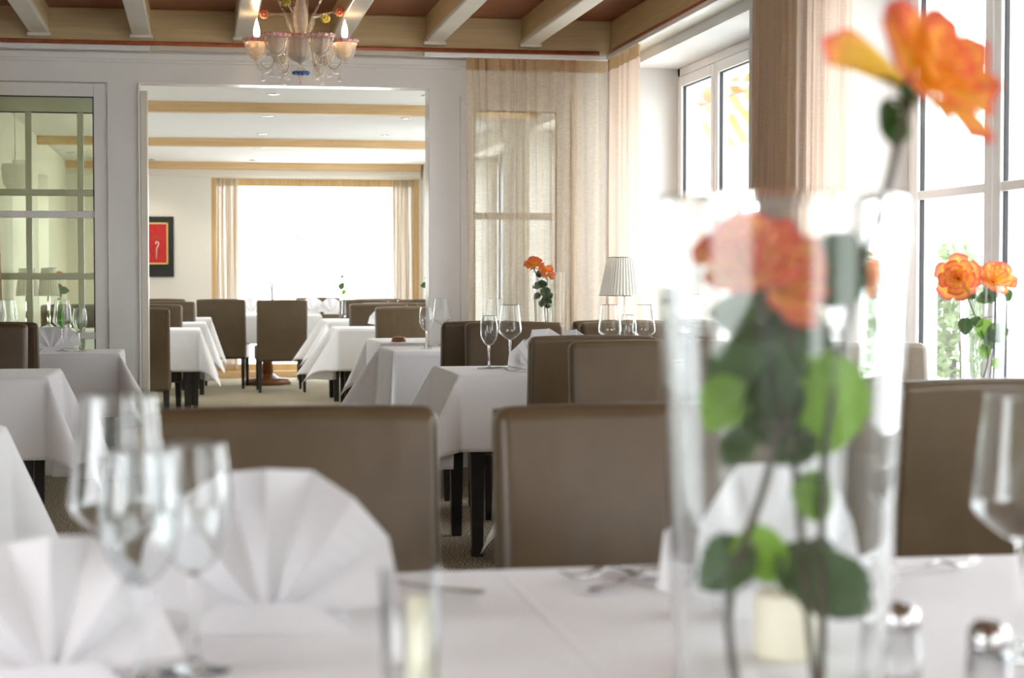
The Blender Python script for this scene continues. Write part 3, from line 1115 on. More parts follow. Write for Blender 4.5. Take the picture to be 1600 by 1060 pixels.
def make_chair(label):
    """faces +y ; origin on the floor under the middle of the backrest"""
    t = thing('dining_chair', label, 'chair')
    w = CH_W / 2

    def back(u_, v_, front):
        x = (u_ - 0.5) * CH_W
        z = 0.305 + (CH_H - 0.305) * v_
        rake = -0.055 * max(0, (z - 0.45)) / 0.47
        crown = 0.006 * (1 - (2 * u_ - 1) ** 2) * v_ ** 6
        belly = 0.012 * (1 - (2 * u_ - 1) ** 4) * sin(pi * min(1, v_))
        y = rake + (0.04 + belly if front else -0.038)
        return (x, y, z + crown)
    nu, nv = 10, 14
    b = MB()
    vs, fs = [], []
    for s_ in (0, 1):
        for j in range(nv + 1):
            for i in range(nu + 1):
                vs.append(back(i / nu, j / nv, s_ == 1))
    k = (nu + 1) * (nv + 1)
    for j in range(nv):
        for i in range(nu):
            a = j * (nu + 1) + i
            fs.append((a, a + 1, a + nu + 2, a + nu + 1))
            fs.append((k + a, k + a + nu + 1, k + a + nu + 2, k + a + 1))
    for i in range(nu):
        fs.append((i + 1, i, k + i, k + i + 1))
        a = nv * (nu + 1) + i
        fs.append((a, a + 1, k + a + 1, k + a))
    for j in range(nv):
        a = j * (nu + 1)
        fs.append((a, a + nu + 1, k + a + nu + 1, k + a))
        a = j * (nu + 1) + nu
        fs.append((a + nu + 1, a, k + a, k + a + nu + 1))
    b.add(vs, fs)
    b.build('backrest', M['leather'], t, bevel=0.026, seg=4)
    # piping along the rear edge of the top and the sides
    pts = []
    for j in range(4, nv + 1):
        x, y, z = back(0, j / nv, False)
        pts.append((x + 0.007, y + 0.008, z - (0.008 if j == nv else 0)))
    for i in range(1, nu + 1):
        x, y, z = back(i / nu, 1, False)
        pts.append((x - (0.007 if i == nu else 0), y + 0.008, z - 0.0065))
    for j in range(nv - 1, 3, -1):
        x, y, z = back(1, j / nv, False)
        pts.append((x - 0.007, y + 0.008, z))
    MB().tube(pts, 0.0032, 6).build('piping', M['leather_seam'], t)

    def seat(u_, v_):
        return ((u_ - 0.5) * CH_W, 0.03 + 0.47 * v_, 0.455 + 0.018 * (1 - (2 * u_ - 1) ** 4) * sin(pi * min(1, max(0, v_ * 0.9 + .05))))
    st = MB()
    nu2 = nv2 = 8
    top = [seat(i / nu2, j / nv2) for j in range(nv2 + 1) for i in range(nu2 + 1)]
    bot = [(x, y, 0.31) for x, y, z in top]
    k = len(top)
    fs = []
    for j in range(nv2):
        for i in range(nu2):
            a = j * (nu2 + 1) + i
            fs.append((a, a + 1, a + nu2 + 2, a + nu2 + 1))
            fs.append((k + a, k + a + nu2 + 1, k + a + nu2 + 2, k + a + 1))
    for i in range(nu2):
        fs.append((i + 1, i, k + i, k + i + 1))
        a = nv2 * (nu2 + 1) + i
        fs.append((a, a + 1, k + a + 1, k + a))
    for j in range(nv2):
        a = j * (nu2 + 1)
        fs.append((a, a + nu2 + 1, k + a + nu2 + 1, k + a))
        a = a + nu2
        fs.append((a + nu2 + 1, a, k + a, k + a + nu2 + 1))
    st.add(top + bot, fs)
    st.build('seat', M['leather'], t, bevel=0.014, seg=3)
    for sx in (-1, 1):
        MB().taper((sx * (w - 0.03), -0.045, 0), 0.013, (sx * (w - 0.032), -0.004, 0.312), 0.022).build('leg', M['black_wood'], t, bevel=0.003, seg=1)
        MB().taper((sx * (w - 0.033), 0.468, 0), 0.013, (sx * (w - 0.036), 0.462, 0.312), 0.022).build('leg', M['black_wood'], t, bevel=0.003, seg=1)
    return t


chair0 = None


def chair(pxc, s, facing, label, turn=0.0, group='taupe leather dining chairs'):
    """pxc: picture x of the middle of the backrest, s: its scale; facing 'away' or 'us'"""
    global chair0
    x, y = gnd(pxc, s)
    rz = (0 if facing == 'away' else pi) + turn
    if chair0 is None:
        chair0 = make_chair(label)
        chair0['group'] = group
        chair0.location = (x, y, 0)
        chair0.rotation_euler = (0, 0, rz)
        return chair0
    return dup(chair0, (x, y, 0), rz, label, group)


# nearest row, across the foreground table
chair(464, 910, 'us', 'large blurred chair back behind the left napkin fan, across the near table')
chair(998, 893, 'us', 'large blurred chair back across the near table, partly behind the tall vase')
chair(1548, 695, 'away', 'wide chair back at the right edge, under the small vase of roses')
# middle distance
chair(1001, 443, 'us', 'lighter chair back standing in front of the dark one, left of the tall vase')
chair(921, 402, 'away', 'dark chair back at the laid table with two wine glasses, overlapped by a lighter one')
chair(1348, 455, 'us', 'chair whose right corner shows between the tall vase and the right roses')
chair(806, 313, 'us', 'dark brown chair behind the two wine glasses, with a napkin before it')
chair(762, 303, 'away', 'darkest chair edge just right of the white post, behind the wine glasses')
chair(985, 313, 'us', 'chair behind the drinking glasses in front of the table lamp')
chair(963, 297, 'away', 'dark chair back left of the pleated table lamp, beside the vase')
chair(-42, 322, 'us', 'front one of the two chairs at the left picture edge')
chair(-19, 310, 'away', 'darker chair at the left edge, next to the folded napkins')
# far room, left row
chair(211, 213, 'away', 'nearest chair in the far room, seen edge on right of the left jamb')
chair(236, 191, 'us', 'second chair right of the left jamb in the far room')
chair(262, 170, 'us', 'third chair right of the left jamb, touching the folded tablecloths')
chair(252, 151, 'us', 'farthest chair of the left row, only its top showing below the red picture')
chair(112, 188, 'away', 'chair seen through the green tinted glass door')
# far room, middle
chair(346, 152, 'away', 'left one of the two whole chairs in front of the far window', turn=-0.12)
chair(440, 157, 'away', 'right one of the two whole chairs in front of the far window', turn=0.02)
chair(497, 140, 'us', 'chair behind the napkins in front of the far window')
# far room, right row
chair(638, 205, 'us', 'largest chair of the far right row, behind the brown bowl')
chair(592, 184, 'us', 'second chair of the far right row, left of the largest')
chair(570, 155, 'us', 'third chair of the far right row, leftmost of them')
chair(590, 148, 'us', 'farthest chair of the far right row, a thin top line under the window')
chair(608, 177, 'away', 'chair of the far right row with two light side edges showing between others')
chair(660, 155, 'us', 'chair in the far right row next to the white post, behind the others')
chair(690, 176, 'us', 'chair of the far right row cut by the white post')


def cloth_mesh(w, d, drop, seed, flare=0.5, lean=(0.3, -0.25, 0.3, -0.2), res=0.02, fc=(1, 1, 1, 1), off=0.0):
    rnd = random.Random(seed)
    ph = [rnd.uniform(0, 6.28) for _ in range(8)]
    W2, D2 = w / 2, d / 2
    nu = int((w + 2 * drop) / res)
    nv = int((d + 2 * drop) / res)

    def fn(u_, v_):
        x = (u_ - 0.5) * (w + 2 * drop) + off
        y = (v_ - 0.5) * (d + 2 * drop)
        sx, sy = (1 if x >= 0 else -1), (1 if y >= 0 else -1)
        ex, ey = max(0, abs(x) - W2), max(0, abs(y) - D2)
        if ex == 0 and ey == 0:
            k = 0.0006 * noise.noise(Vector((x * 6, y * 6, seed)))
            return (x, y, k)
        r = hypot(ex, ey)
        phi = atan2(ey, ex)
        ci = (0 if sx > 0 else 1) + (0 if sy > 0 else 2)
        corner = sin(2 * phi) if (ex > 0 and ey > 0) else 0.0
        s0 = 0.05
        so = s0 + (flare * fc[ci] - s0) * max(0.0, corner) ** 1.1
        ps = phi + lean[ci] * corner
        # soft ripples of the hanging sides
        along = y if ex > ey else x
        rip = 0.02 * sin(along * 9 + ph[ci]) + 0.012 * sin(along * 17 + ph[ci + 4])
        rip *= (r / drop)
        out_ = so * r + rip * (1 - corner) * r / drop * 0.6 + 0.004
        down = sqrt(max(0.0, r * r - (so * r) ** 2))
        rc = 0.012
        if r < rc * 2:
            down = down * (r / (2 * rc))
        ox = out_ * cos(ps) if ex > 0 or ey == 0 else 0
        oy = out_ * sin(ps)
        if ex == 0:
            ox, oy = 0, out_
        if ey == 0:
            ox, oy = out_, 0
        bx = sx * W2 if ex > 0 else x
        by = sy * D2 if ey > 0 else y
        return (bx + sx * ox, by + sy * oy, -down)
    mb = MB().grid(nu, nv, fn, lambda u_, v_: ((u_ - 0.5) * (w + 2 * drop), (v_ - 0.5) * (d + 2 * drop)))
    return mb


def table(name_lab, cloth_lab, x0, x1, y0, y1, drop=0.31, seed=1, flare=0.5, leg_mat='black_wood', rz=0.0, legs=True, lean=(0.3, -0.25, 0.3, -0.2), inset=0.07, fc=(1, 1, 1, 1), off=0.0):
    cx_, cy_ = (x0 + x1) / 2, (y0 + y1) / 2
    w, d = x1 - x0, y1 - y0
    t = thing('dining_table', name_lab, 'table', (cx_, cy_, 0), rz, 'tables under white cloths')
    MB().box(-w / 2 + 0.006, w / 2 - 0.006, -d / 2 + 0.006, d / 2 - 0.006, 0.715, 0.745).build('table_top', M['oak'], t, bevel=0.004)
    ap = MB()
    i_ = inset
    ap.box(-w / 2 + i_, w / 2 - i_, -d / 2 + i_, -d / 2 + i_ + 0.02, 0.64, 0.715).box(-w / 2 + i_, w / 2 - i_, d / 2 - i_ - 0.02, d / 2 - i_, 0.64, 0.715)
    ap.box(-w / 2 + i_, -w / 2 + i_ + 0.02, -d / 2 + i_, d / 2 - i_, 0.64, 0.715).box(w / 2 - i_ - 0.02, w / 2 - i_, -d / 2 + i_, d / 2 - i_, 0.64, 0.715)
    ap.build('apron', M[leg_mat], t)
    for sx in (-1, 1):
        for sy in (-1, 1):
            q = (sx * (w / 2 - i_ - 0.02), sy * (d / 2 - i_ - 0.02))
            MB().taper((q[0], q[1], 0), 0.022, (q[0], q[1], 0.715), 0.034).build('leg', M[leg_mat], t, bevel=0.003, seg=1)
    c = cloth_mesh(w, d, drop, seed, flare, lean, fc=fc, off=off).build('tablecloth', M['linen'], solid=0.0015)
    c.location = (cx_, cy_, 0.7505)
    c.rotation_euler = (0, 0, rz)
    tag(c, cloth_lab, 'tablecloth', 'white tablecloths')
    return t


def row(px_corner, s_front, s_back, width, side, labs, **kw):
    """table whose aisle-side front corner shows at px_corner; side=+1: it extends to the right of it"""
    xf, yf = gnd(px_corner, s_front)
    yb_ = yf + (F_PX / s_back - F_PX / s_front)
    kw.setdefault('off', -0.07 * side)
    kw.setdefault('fc', (0.2, 1, 0.2, 1) if side > 0 else (1, 0.2, 1, 0.2))
    if side > 0:
        return table(labs[0], labs[1], xf, xf + width, yf, yb_, **kw)
    return table(labs[0], labs[1], xf - width, xf, yf, yb_, **kw)


# right row
row(716, 387, 349, 1.28, 1, ('dark legged table under the two wine glasses, left of the dark chair', 'white cloth of the table carrying the two sharp wine glasses'), seed=3)
row(614, 292, 271, 1.30, 1, ('light legged table beside the white post, under the glass pair', 'white cloth flaring beside the right post of the opening'), fc=(0.1, 1, 0.1, 0.15), seed=5, leg_mat='oak_leg', flare=0.58, drop=0.33)
xc_, yc_ = gnd(569, 240)
table('table just beyond the partition, under the small brown bowl', 'white cloth just beyond the right post, with the brown bowl on it',
      xc_ + 0.02, xc_ + 1.1, YW2 + 0.10, yc_, seed=7, flare=0.45, drop=0.3, fc=(0.2, 1, 0.15, 0.3))
row(527, 202, 193, 1.2, 1, ('table in the far room before the second right chair', 'white cloth with a big curled corner in the far right row'), seed=9, flare=0.62, drop=0.33)
row(511, 171, 163, 1.1, 1, ('table in the far room behind the curled cloth', 'white cloth farther back in the far right row, behind the curled one'), seed=11, flare=0.6, drop=0.33)
# table across, hidden behind the nearest chair
xg_, yg_ = gnd(948, 600)
table('table behind the large blurred chair left of the tall vase', 'white cloth showing as a curved edge left of the large right chair', xg_, XR - 0.12, yg_, yg_ + 0.8, seed=13, flare=0.42, drop=0.36, fc=(0.15, 1, 0.15, 1))
# left row
row(-52, 690, 580, 1.2, -1, ('nearest table at the left picture edge', 'white cloth slanting down at the left picture edge, nearest on that side'), seed=15, flare=0.55, drop=0.36)
row(72, 393, 357, 1.3, -1, ('second table on the left, with dark legs', 'white cloth of the second table on the left, in front of the leather chairs'), seed=17, flare=0.52, drop=0.33, lean=(0.1, -.2, 0.1, -.2))
row(185, 300, 281, 1.3, -1, ('third table on the left, under napkins and glasses, beside the white post', 'white cloth of the left table carrying napkins and two glasses'), seed=19, flare=0.75, drop=0.33, fc=(0.15, 0.1, 1, 0.3))
row(311, 206, 197, 1.2, -1, ('front table of the far left row', 'front white cloth of the far left row, its corner hanging low'), seed=21, flare=0.55, drop=0.32)
row(321, 181, 175, 1.25, -1, ('middle table of the far left row', 'middle white cloth of the far left row'), seed=23, flare=0.55, drop=0.32)
row(329, 161, 157, 1.25, -1, ('last table of the far left row', 'last white cloth of the far left row, nearest the far window'), seed=25, flare=0.5, drop=0.32)

# round pedestal table before the far window
x, y = gnd(418, 147)
t = thing('pedestal_table', 'table on a round brown wooden foot in front of the far window', 'table', (x, y + 0.1, 0))
MB().box(-0.5, 0.55, -0.4, 0.4, 0.72, 0.745).build('table_top', M['oak'], t, bevel=0.004)
MB().lathe([(0.0005, 0.72), (0.05, 0.7), (0.045, 0.4), (0.06, 0.12), (0.001, 0.1)], 20).build('column', M['oak'], t)
MB().lathe([(0.0005, 0.0), (0.24, 0.0), (0.25, 0.03), (0.23, 0.06), (0.12, 0.075), (0.06, 0.12), (0.0005, 0.12)], 32).build('foot', M['oak'], t)
c = cloth_mesh(1.05, 0.8, 0.3, 40, 0.3).build('tablecloth', M['linen'], solid=0.0015)
c.location = (x + 0.025, y + 0.1, 0.7505)
tag(c, 'white cloth behind the two whole chairs by the far window', 'tablecloth', 'white tablecloths')

# foreground table
p_far = on_z(855, 888.5, 0.75)
fgx0, fgx1 = -0.95, 1.75
fgy1 = p_far.y
fgy0 = fgy1 - 1.15
table('nearest table, filling the bottom of the picture', 'white cloth of the nearest table, blurred along the bottom of the picture', fgx0, fgx1, fgy0, fgy1, seed=51, drop=0.3, flare=0.4)

# ================================================================ NAPKINS


def napkin_mesh(h=0.18, seed=0, n=4):
    rnd = random.Random(seed)
    mb = MB()
    rays = []
    for i in range(2 * n + 1):
        a = radians(-82 + 164 * i / (2 * n))
        y = 0.018 if i % 2 else -0.012
        mid = abs(i - n)
        rr = h * (0.99 if i % 2 else 1.01) * (1 + 0.03 * rnd.uniform(-1, 1)) * (1.0 if abs(a) < 0.9 else 1.05)
        if i == n:
            rr *= 0.95
        rays.append((a, y, rr))
    steps = 8
    vs, fs = [], []
    for a, y, rr in rays:
        for j in range(steps + 1):
            t_ = j / steps
            r0 = 0.02
            r1 = r0 + (rr - r0) * t_
            x_ = r1 * sin(a) * 0.80
            z_ = max(0.0, r1 * cos(a)) + 0.008
            vs.append((x_, y * (0.25 + 0.9 * t_) + 0.004 * sin(5 * a + 4 * t_), z_))
    m_ = steps + 1
    for i in range(len(rays) - 1):
        for j in range(steps):
            fs.append((i * m_ + j, (i + 1) * m_ + j, (i + 1) * m_ + j + 1, i * m_ + j + 1))
    mb.add(vs, fs)
    mb.smooth = False
    # the folded collar that makes it stand, and the stay behind
    hb = h * 0.42
    mb.add([(-h * 0.5, -0.026, 0.0), (h * 0.5, -0.026, 0.0), (h * 0.3, -0.020, hb * .45), (-h * 0.3, -0.020, hb * .45), (-h * .5, 0.05, 0), (h * .5, 0.05, 0), (h * 0.3, 0.03, hb), (-h * 0.3, 0.03, hb)],
           [(0, 1, 2, 3), (5, 4, 7, 6)])
    return mb


nap_meshes = {}


def napkin(p, label, rz=0.0, sc=1.0, seed=0, tilt=0.0):
    if seed not in nap_meshes:
        o = napkin_mesh(0.18, seed).build('folded_napkin', M['napkin'], solid=0.0012)
        nap_meshes[seed] = o
    else:
        o = nap_meshes[seed].copy()
        COL.objects.link(o)
    o.location = (p[0], p[1], 0.752)
    o.rotation_euler = (0, tilt, rz)
    o.scale = (sc, sc, sc)
    tag(o, label, 'napkin', 'fan folded white napkins')
    return o


def on_table(px, py):
    return on_z(px, py, 0.752)


napkin(on_table(418, 985), 'largest blurred napkin fan, in front of the left leather chair', seed=1, sc=1.02, rz=-0.1)
napkin(on_table(78, 1078), 'blurred napkin fan in the bottom left corner', seed=2, sc=0.82, rz=0.15)
p = gnd(1215, 1330)
napkin((p[0], p[1]), 'napkin fan seen through the tall foreground vase', seed=3, sc=1.0)
for px, py, lab, sd_, sc_ in ((80, 549, 'folded napkin left of the two glasses on the left table', 4, 0.75),
                              (100, 545, 'napkin behind the first one on the left table, touching the glass', 5, 0.65),
                              (850, 578, 'napkin tip rising behind the dark chair, nearer the vase', 6, 1.0),
                              (897, 571, 'napkin tip behind the dark chair, right of its twin', 7, 0.9)):
    napkin(on_table(px, py), lab, seed=sd_, sc=sc_, rz=0.1 * sd_)
q = on_table(846, 587)
napkin(at(833, 580, 368), 'white napkin edge left of the dark chair beside the fork', seed=8, sc=0.75)
for px, s, lab, sc_ in ((488, 146, 'white napkin in the far room right of the whole chairs', 1.0), (518, 146, 'napkin under the single far rose', 0.95),
                        (394, 143, 'faint napkin fan between the two whole chairs', 1.0), (600, 197, 'napkin leaning by the largest chair in the far right row', 0.85),
                        (722, 272, 'napkin tip above the darkest chair edge by the post', 0.7)):
    napkin(gnd(px, s), lab, seed=int(px) % 5, sc=sc_)

# ================================================================ GLASSES


def smooth_prof(pts, n=6):
    out_ = []
    P = [pts[0]] + list(pts) + [pts[-1]]
    for i in range(1, len(P) - 2):
        for k in range(n):
            t_ = k / n
            a, b, c_, d = P[i - 1], P[i], P[i + 1], P[i + 2]
            out_.append(tuple(0.5 * ((2 * b[j]) + (-a[j] + c_[j]) * t_ + (2 * a[j] - 5 * b[j] + 4 * c_[j] - d[j]) * t_ ** 2 + (-a[j] + 3 * b[j] - 3 * c_[j] + d[j]) * t_ ** 3) for j in (0, 1)))
    out_.append(tuple(pts[-1]))
    return [(max(0.0004, r), z) for r, z in out_]


def make_glass(kind, label, n=40):
    t = thing('wine_glass', label, 'wine glass', (0, 0, 0), 0, 'wine glasses')
    if kind == 'large':
        outer = smooth_prof([(0.005, 0.120), (0.022, 0.128), (0.048, 0.150), (0.052, 0.165), (0.049, 0.19), (0.039, 0.275)])
        zs = 0.120
        fr_ = 0.039
    else:
        outer = smooth_prof([(0.005, 0.098), (0.018, 0.106), (0.034, 0.130), (0.0395, 0.160), (0.0375, 0.195), (0.032, 0.230)])
        zs = 0.098
        fr_ = 0.034
    th = 0.0011
    rt_, zt_ = outer[-1]
    outer.insert(-1, (rt_ + 0.0002, zt_ - 0.0015))
    inner = [(max(0.0004, r - th), z + (0.003 if i < 3 else 0)) for i, (r, z) in enumerate(outer)]
    inner[0] = (0.0004, outer[0][1] + 0.006)
    MB().lathe([(0.0004, outer[0][1])] + outer + inner[::-1], n).build('bowl', M['glass'], t)
    stem = smooth_prof([(0.0004, 0.0), (fr_ - 0.001, 0.0), (fr_, 0.0015), (fr_ * 0.6, 0.004), (0.008, 0.010), (0.004, 0.03), (0.0036, zs * 0.6), (0.005, zs - 0.004), (0.0052, zs - 0.0005), (0.0004, zs - 0.0003)], 4)
    MB().lathe(stem, 24).build('stem', M['glass'], t)
    return t


GL = {}


def glass(kind, p, label):
    loc = (p[0], p[1], 0.7525)
    if kind not in GL:
        GL[kind] = make_glass(kind, label)
        GL[kind].location = loc
        return GL[kind]
    return dup(GL[kind], loc, 0, label)


glass('small', on_table(764, 576), 'sharp smaller wine glass, left of the pair on the middle table')
glass('large', on_table(797, 575), 'sharp larger wine glass, right of the pair on the middle table')
glass('small', on_table(666, 545), 'wine glass in front of the edge of the white post')
glass('large', on_table(690, 540), 'tall wine glass before the white post, half behind the dark chair')
glass('large', gnd(773, 276), 'faint wine glass behind the sharp larger one')
glass('large', on_table(98, 549), 'larger of the two wine glasses beside napkins on the left table')
glass('small', on_table(125, 549), 'smaller of the two wine glasses on the left table')
glass('large', gnd(12, 292), 'wine glass at the left picture edge above the chair')
glass('large', gnd(-6, 290), 'wine glass cut by the left picture edge')
glass('large', gnd(953, 353), 'large glass above the lighter chair, left of the lamp stem')
glass('small', gnd(981, 353), 'small glass in front of the lamp stem')
glass('large', gnd(1006, 352), 'glass right of the lamp stem, touching the tall vase edge')
# foreground
glass('large', gnd(183, 1500), 'blurred tall wine glass at left, before the white cloth')
glass('small', gnd(300, 1560), 'blurred wine glass before the left napkin fan')
glass('small', gnd(216, 1620), 'blurred small wine glass between the two other near glasses')
glass('large', gnd(1600, 1500), 'blurred wine glass cut by the right picture edge')

# ================================================================ CUTLERY


def fork_parts(t, ln=0.2):
    h = MB()
    pts = [(0, -ln * 0.5, 0.004), (0, -ln * 0.3, 0.005), (0, 0, 0.009), (0, ln * 0.16, 0.014), (0, ln * 0.22, 0.012)]
    h.add(*ribbon(pts, [0.010, 0.008, 0.004, 0.004, 0.010], 0.0025))
    h.build('handle', M['steel'], t, bevel=0.0008, seg=1)
    for k in range(4):
        x_ = -0.0085 + k * 0.0057
        MB().tube([(x_, ln * 0.22, 0.012), (x_, ln * 0.3, 0.007), (x_, ln * 0.42, 0.008), (x_, ln * 0.5, 0.016)], [0.0018, 0.0018, 0.0016, 0.0008], 6).build('tine', M['steel'], t)


def ribbon(pts, ws, th):
    vs, fs = [], []
    for (x_, y_, z_), w in zip(pts, ws):
        vs += [(x_ - w, y_, z_), (x_ + w, y_, z_), (x_ + w, y_, z_ + th), (x_ - w, y_, z_ + th)]
    for i in range(len(pts) - 1):
        for k in range(4):
            k2 = (k + 1) % 4
            fs.append((i * 4 + k, i * 4 + k2, i * 4 + 4 + k2, i * 4 + 4 + k))
    fs.append((3, 2, 1, 0))
    k = (len(pts) - 1) * 4
    fs.append((k, k + 1, k + 2, k + 3))
    return vs, fs


def cutlery(kind, px, py, rz, label):
    q = on_table(px, py)
    t = thing(kind, label, kind, (q.x, q.y, 0.7525), rz)
    if kind == 'fork':
        fork_parts(t)
    elif kind == 'knife':
        MB().add(*ribbon([(0, -0.11, 0.002), (0, -0.06, 0.003), (0, 0.0, 0.003)], [0.009, 0.007, 0.006], 0.006)).build('handle', M['steel'], t, bevel=0.001, seg=1)
        MB().add(*ribbon([(0, 0.0, 0.004), (0, 0.08, 0.004), (0.002, 0.11, 0.004)], [0.009, 0.010, 0.002], 0.0015)).build('blade', M['steel'], t)
    else:
        MB().add(*ribbon([(0, -0.10, 0.003), (0, -0.05, 0.004), (0, 0.02, 0.010), (0, 0.05, 0.009)], [0.009, 0.006, 0.004, 0.004], 0.0025)).build('handle', M['steel'], t, bevel=0.0008, seg=1)
        b = MB().grid(8, 8, lambda u_, v_: ((u_ - .5) * 0.042 * sqrt(max(0.02, 1 - (2 * v_ - 1) ** 2)), 0.045 + 0.06 * v_, 0.010 - 0.008 * max(0, 1 - (2 * u_ - 1) ** 2) * max(0, 1 - (2 * v_ - 1) ** 2)))
        b.build('bowl', M['steel'], t, solid=0.0012)
    return t


cutlery('spoon', 1000, 912, -0.9, 'blurred spoon lying left of the tall vase')
cutlery('knife', 1000, 905, 0.35, 'blurred knife crossing the spoon left of the tall vase')
cutlery('fork', 975, 902, 2.0, 'blurred fork beside the spoon left of the tall vase')
cutlery('fork', 1440, 898, -1.25, 'blurred fork resting right of the tall vase, tines up')
cutlery('spoon', 640, 925, 1.1, 'blurred spoon at the foot of the large napkin fan')
cutlery('fork', 826, 583, 1.2, 'small fork beside the dark chair on the middle table')
cutlery('knife', 783, 577, -1.3, 'knife between the two sharp wine glasses')
cutlery('spoon', 689, 543, 1.3, 'spoon end near the white post')
cutlery('spoon', 112, 548, 1.3, 'spoon between the two glasses on the left table')

# brown bowl on the table beyond the post
q = on_z(623, 537.5, 0.752)
xx, yy = gnd(623, 255)
b = thing('small_bowl', 'small upturned brown bowl at the edge of the cloth beyond the post', 'bowl', (xx, yy, 0.752))
MB().lathe(smooth_prof([(0.0005, 0.03), (0.03, 0.028), (0.042, 0.015), (0.045, 0.0)]), 28).build('shell', M['oak'], b, solid=0.003)
MB().lathe([(0.0005, 0.036), (0.012, 0.036), (0.013, 0.028), (0.0005, 0.028)], 20).build('foot_ring', M['oak'], b)

# ================================================================ ROSES AND VASES


def vase(name_lab, x, y, r_top, r_bot, h, th=0.005, n=64):
    t = thing('glass_vase', name_lab, 'vase', (x, y, 0.7525))
    outer = [(0.0004, 0.0), (r_bot - 0.012, 0.0), (r_bot - 0.006, 0.0002), (r_bot - 0.0015, 0.002), (r_bot, 0.006)] + [(r_bot + (r_top - r_bot) * k / 12, 0.006 + (h - 0.008) * k / 12) for k in range(1, 13)] + [(r_top, h - 0.0008), (r_top - th * 0.15, h + 0.0004), (r_top - th * 0.5, h + 0.001), (r_top - th * 0.85, h + 0.0004), (r_top - th, h - 0.0008)]
    ri = lambda z: r_bot + (r_top - r_bot) * z / h - th
    inner = [(ri(h * k / 12), h * k / 12 - 0.001) for k in range(12, 0, -1)] + [(ri(0.03), 0.034), (ri(0.03) - 0.002, 0.027), (ri(0) - 0.008, 0.0235), (ri(0) - 0.014, 0.022), (0.0004, 0.022)]
    MB().lathe(outer + inner, n).build('vase_body', M['glass'], t)
    return t


def petal_patch(mb, a0, hw, rb, rt, h, curl, tw=0.0, z0=0.0, seed=0):
    def fn(u_, v_):
        uu = 2 * u_ - 1
        wprof = (sin(pi * (0.12 + 0.70 * v_))) ** 0.7
        a = a0 + uu * hw * wprof + tw * v_
        rad = rb + (rt - rb) * v_ ** 1.1 + curl * max(0, v_ - 0.55) ** 2 * 4
        rad *= 1 - 0.05 * uu * uu + 0.02 * sin(seed * 3 + 5 * uu)
        z = z0 + h * (v_ ** 0.85) * (1 - 0.16 * uu * uu * v_) - abs(curl) * max(0, v_ - 0.7) ** 2 * 5
        z += 0.03 * h * sin(seed + 6 * uu) * v_
        return (rad * cos(a), rad * sin(a), z)
    mb.grid(8, 8, fn, lambda u_, v_: (u_ + seed * 0.37, v_))


def blossom(R, openness=1.0, seed=0):
    """rose head about 2R wide, axis +z, base at the origin"""
    rnd = random.Random(seed)
    mb = MB()
    layers = [(3, 0.02, 0.20, 0.95, 0.9), (4, 0.05, 0.34, 1.0, 0.85), (5, 0.08, 0.55, 0.98, 0.75), (5, 0.10, 0.80, 0.85, 0.68), (6, 0.10, 1.0, 0.62, 0.62)]
    for li, (n, rb, rt, h, hw) in enumerate(layers):
        for k in range(n):
            a0 = 2 * pi * k / n + li * 0.7 + rnd.uniform(-.15, .15)
            op = rt * (openness if li > 1 else 1) * rnd.uniform(0.9, 1.1)
            petal_patch(mb, a0, hw * rnd.uniform(.9, 1.1), rb * R, op * R, h * R * rnd.uniform(0.9, 1.1), 0.12 * R * (li / 3), rnd.uniform(-.2, .2), 0.0, rnd.uniform(0, 9))
    return mb


def leaf_mesh(length, width, seed=0):
    def fn(u_, v_):
        uu = 2 * u_ - 1
        w = width / 2 * (sin(pi * min(1, v_ ** 0.8)) ** 0.75) * (1 + 0.06 * sin(40 * v_)) + 0.0004
        return (uu * w, v_ * length, -abs(uu) * w * -0.35 - 0.25 * length * v_ * v_ + 0.02 * length * sin(9 * v_ + seed))
    return MB().grid(6, 12, fn)


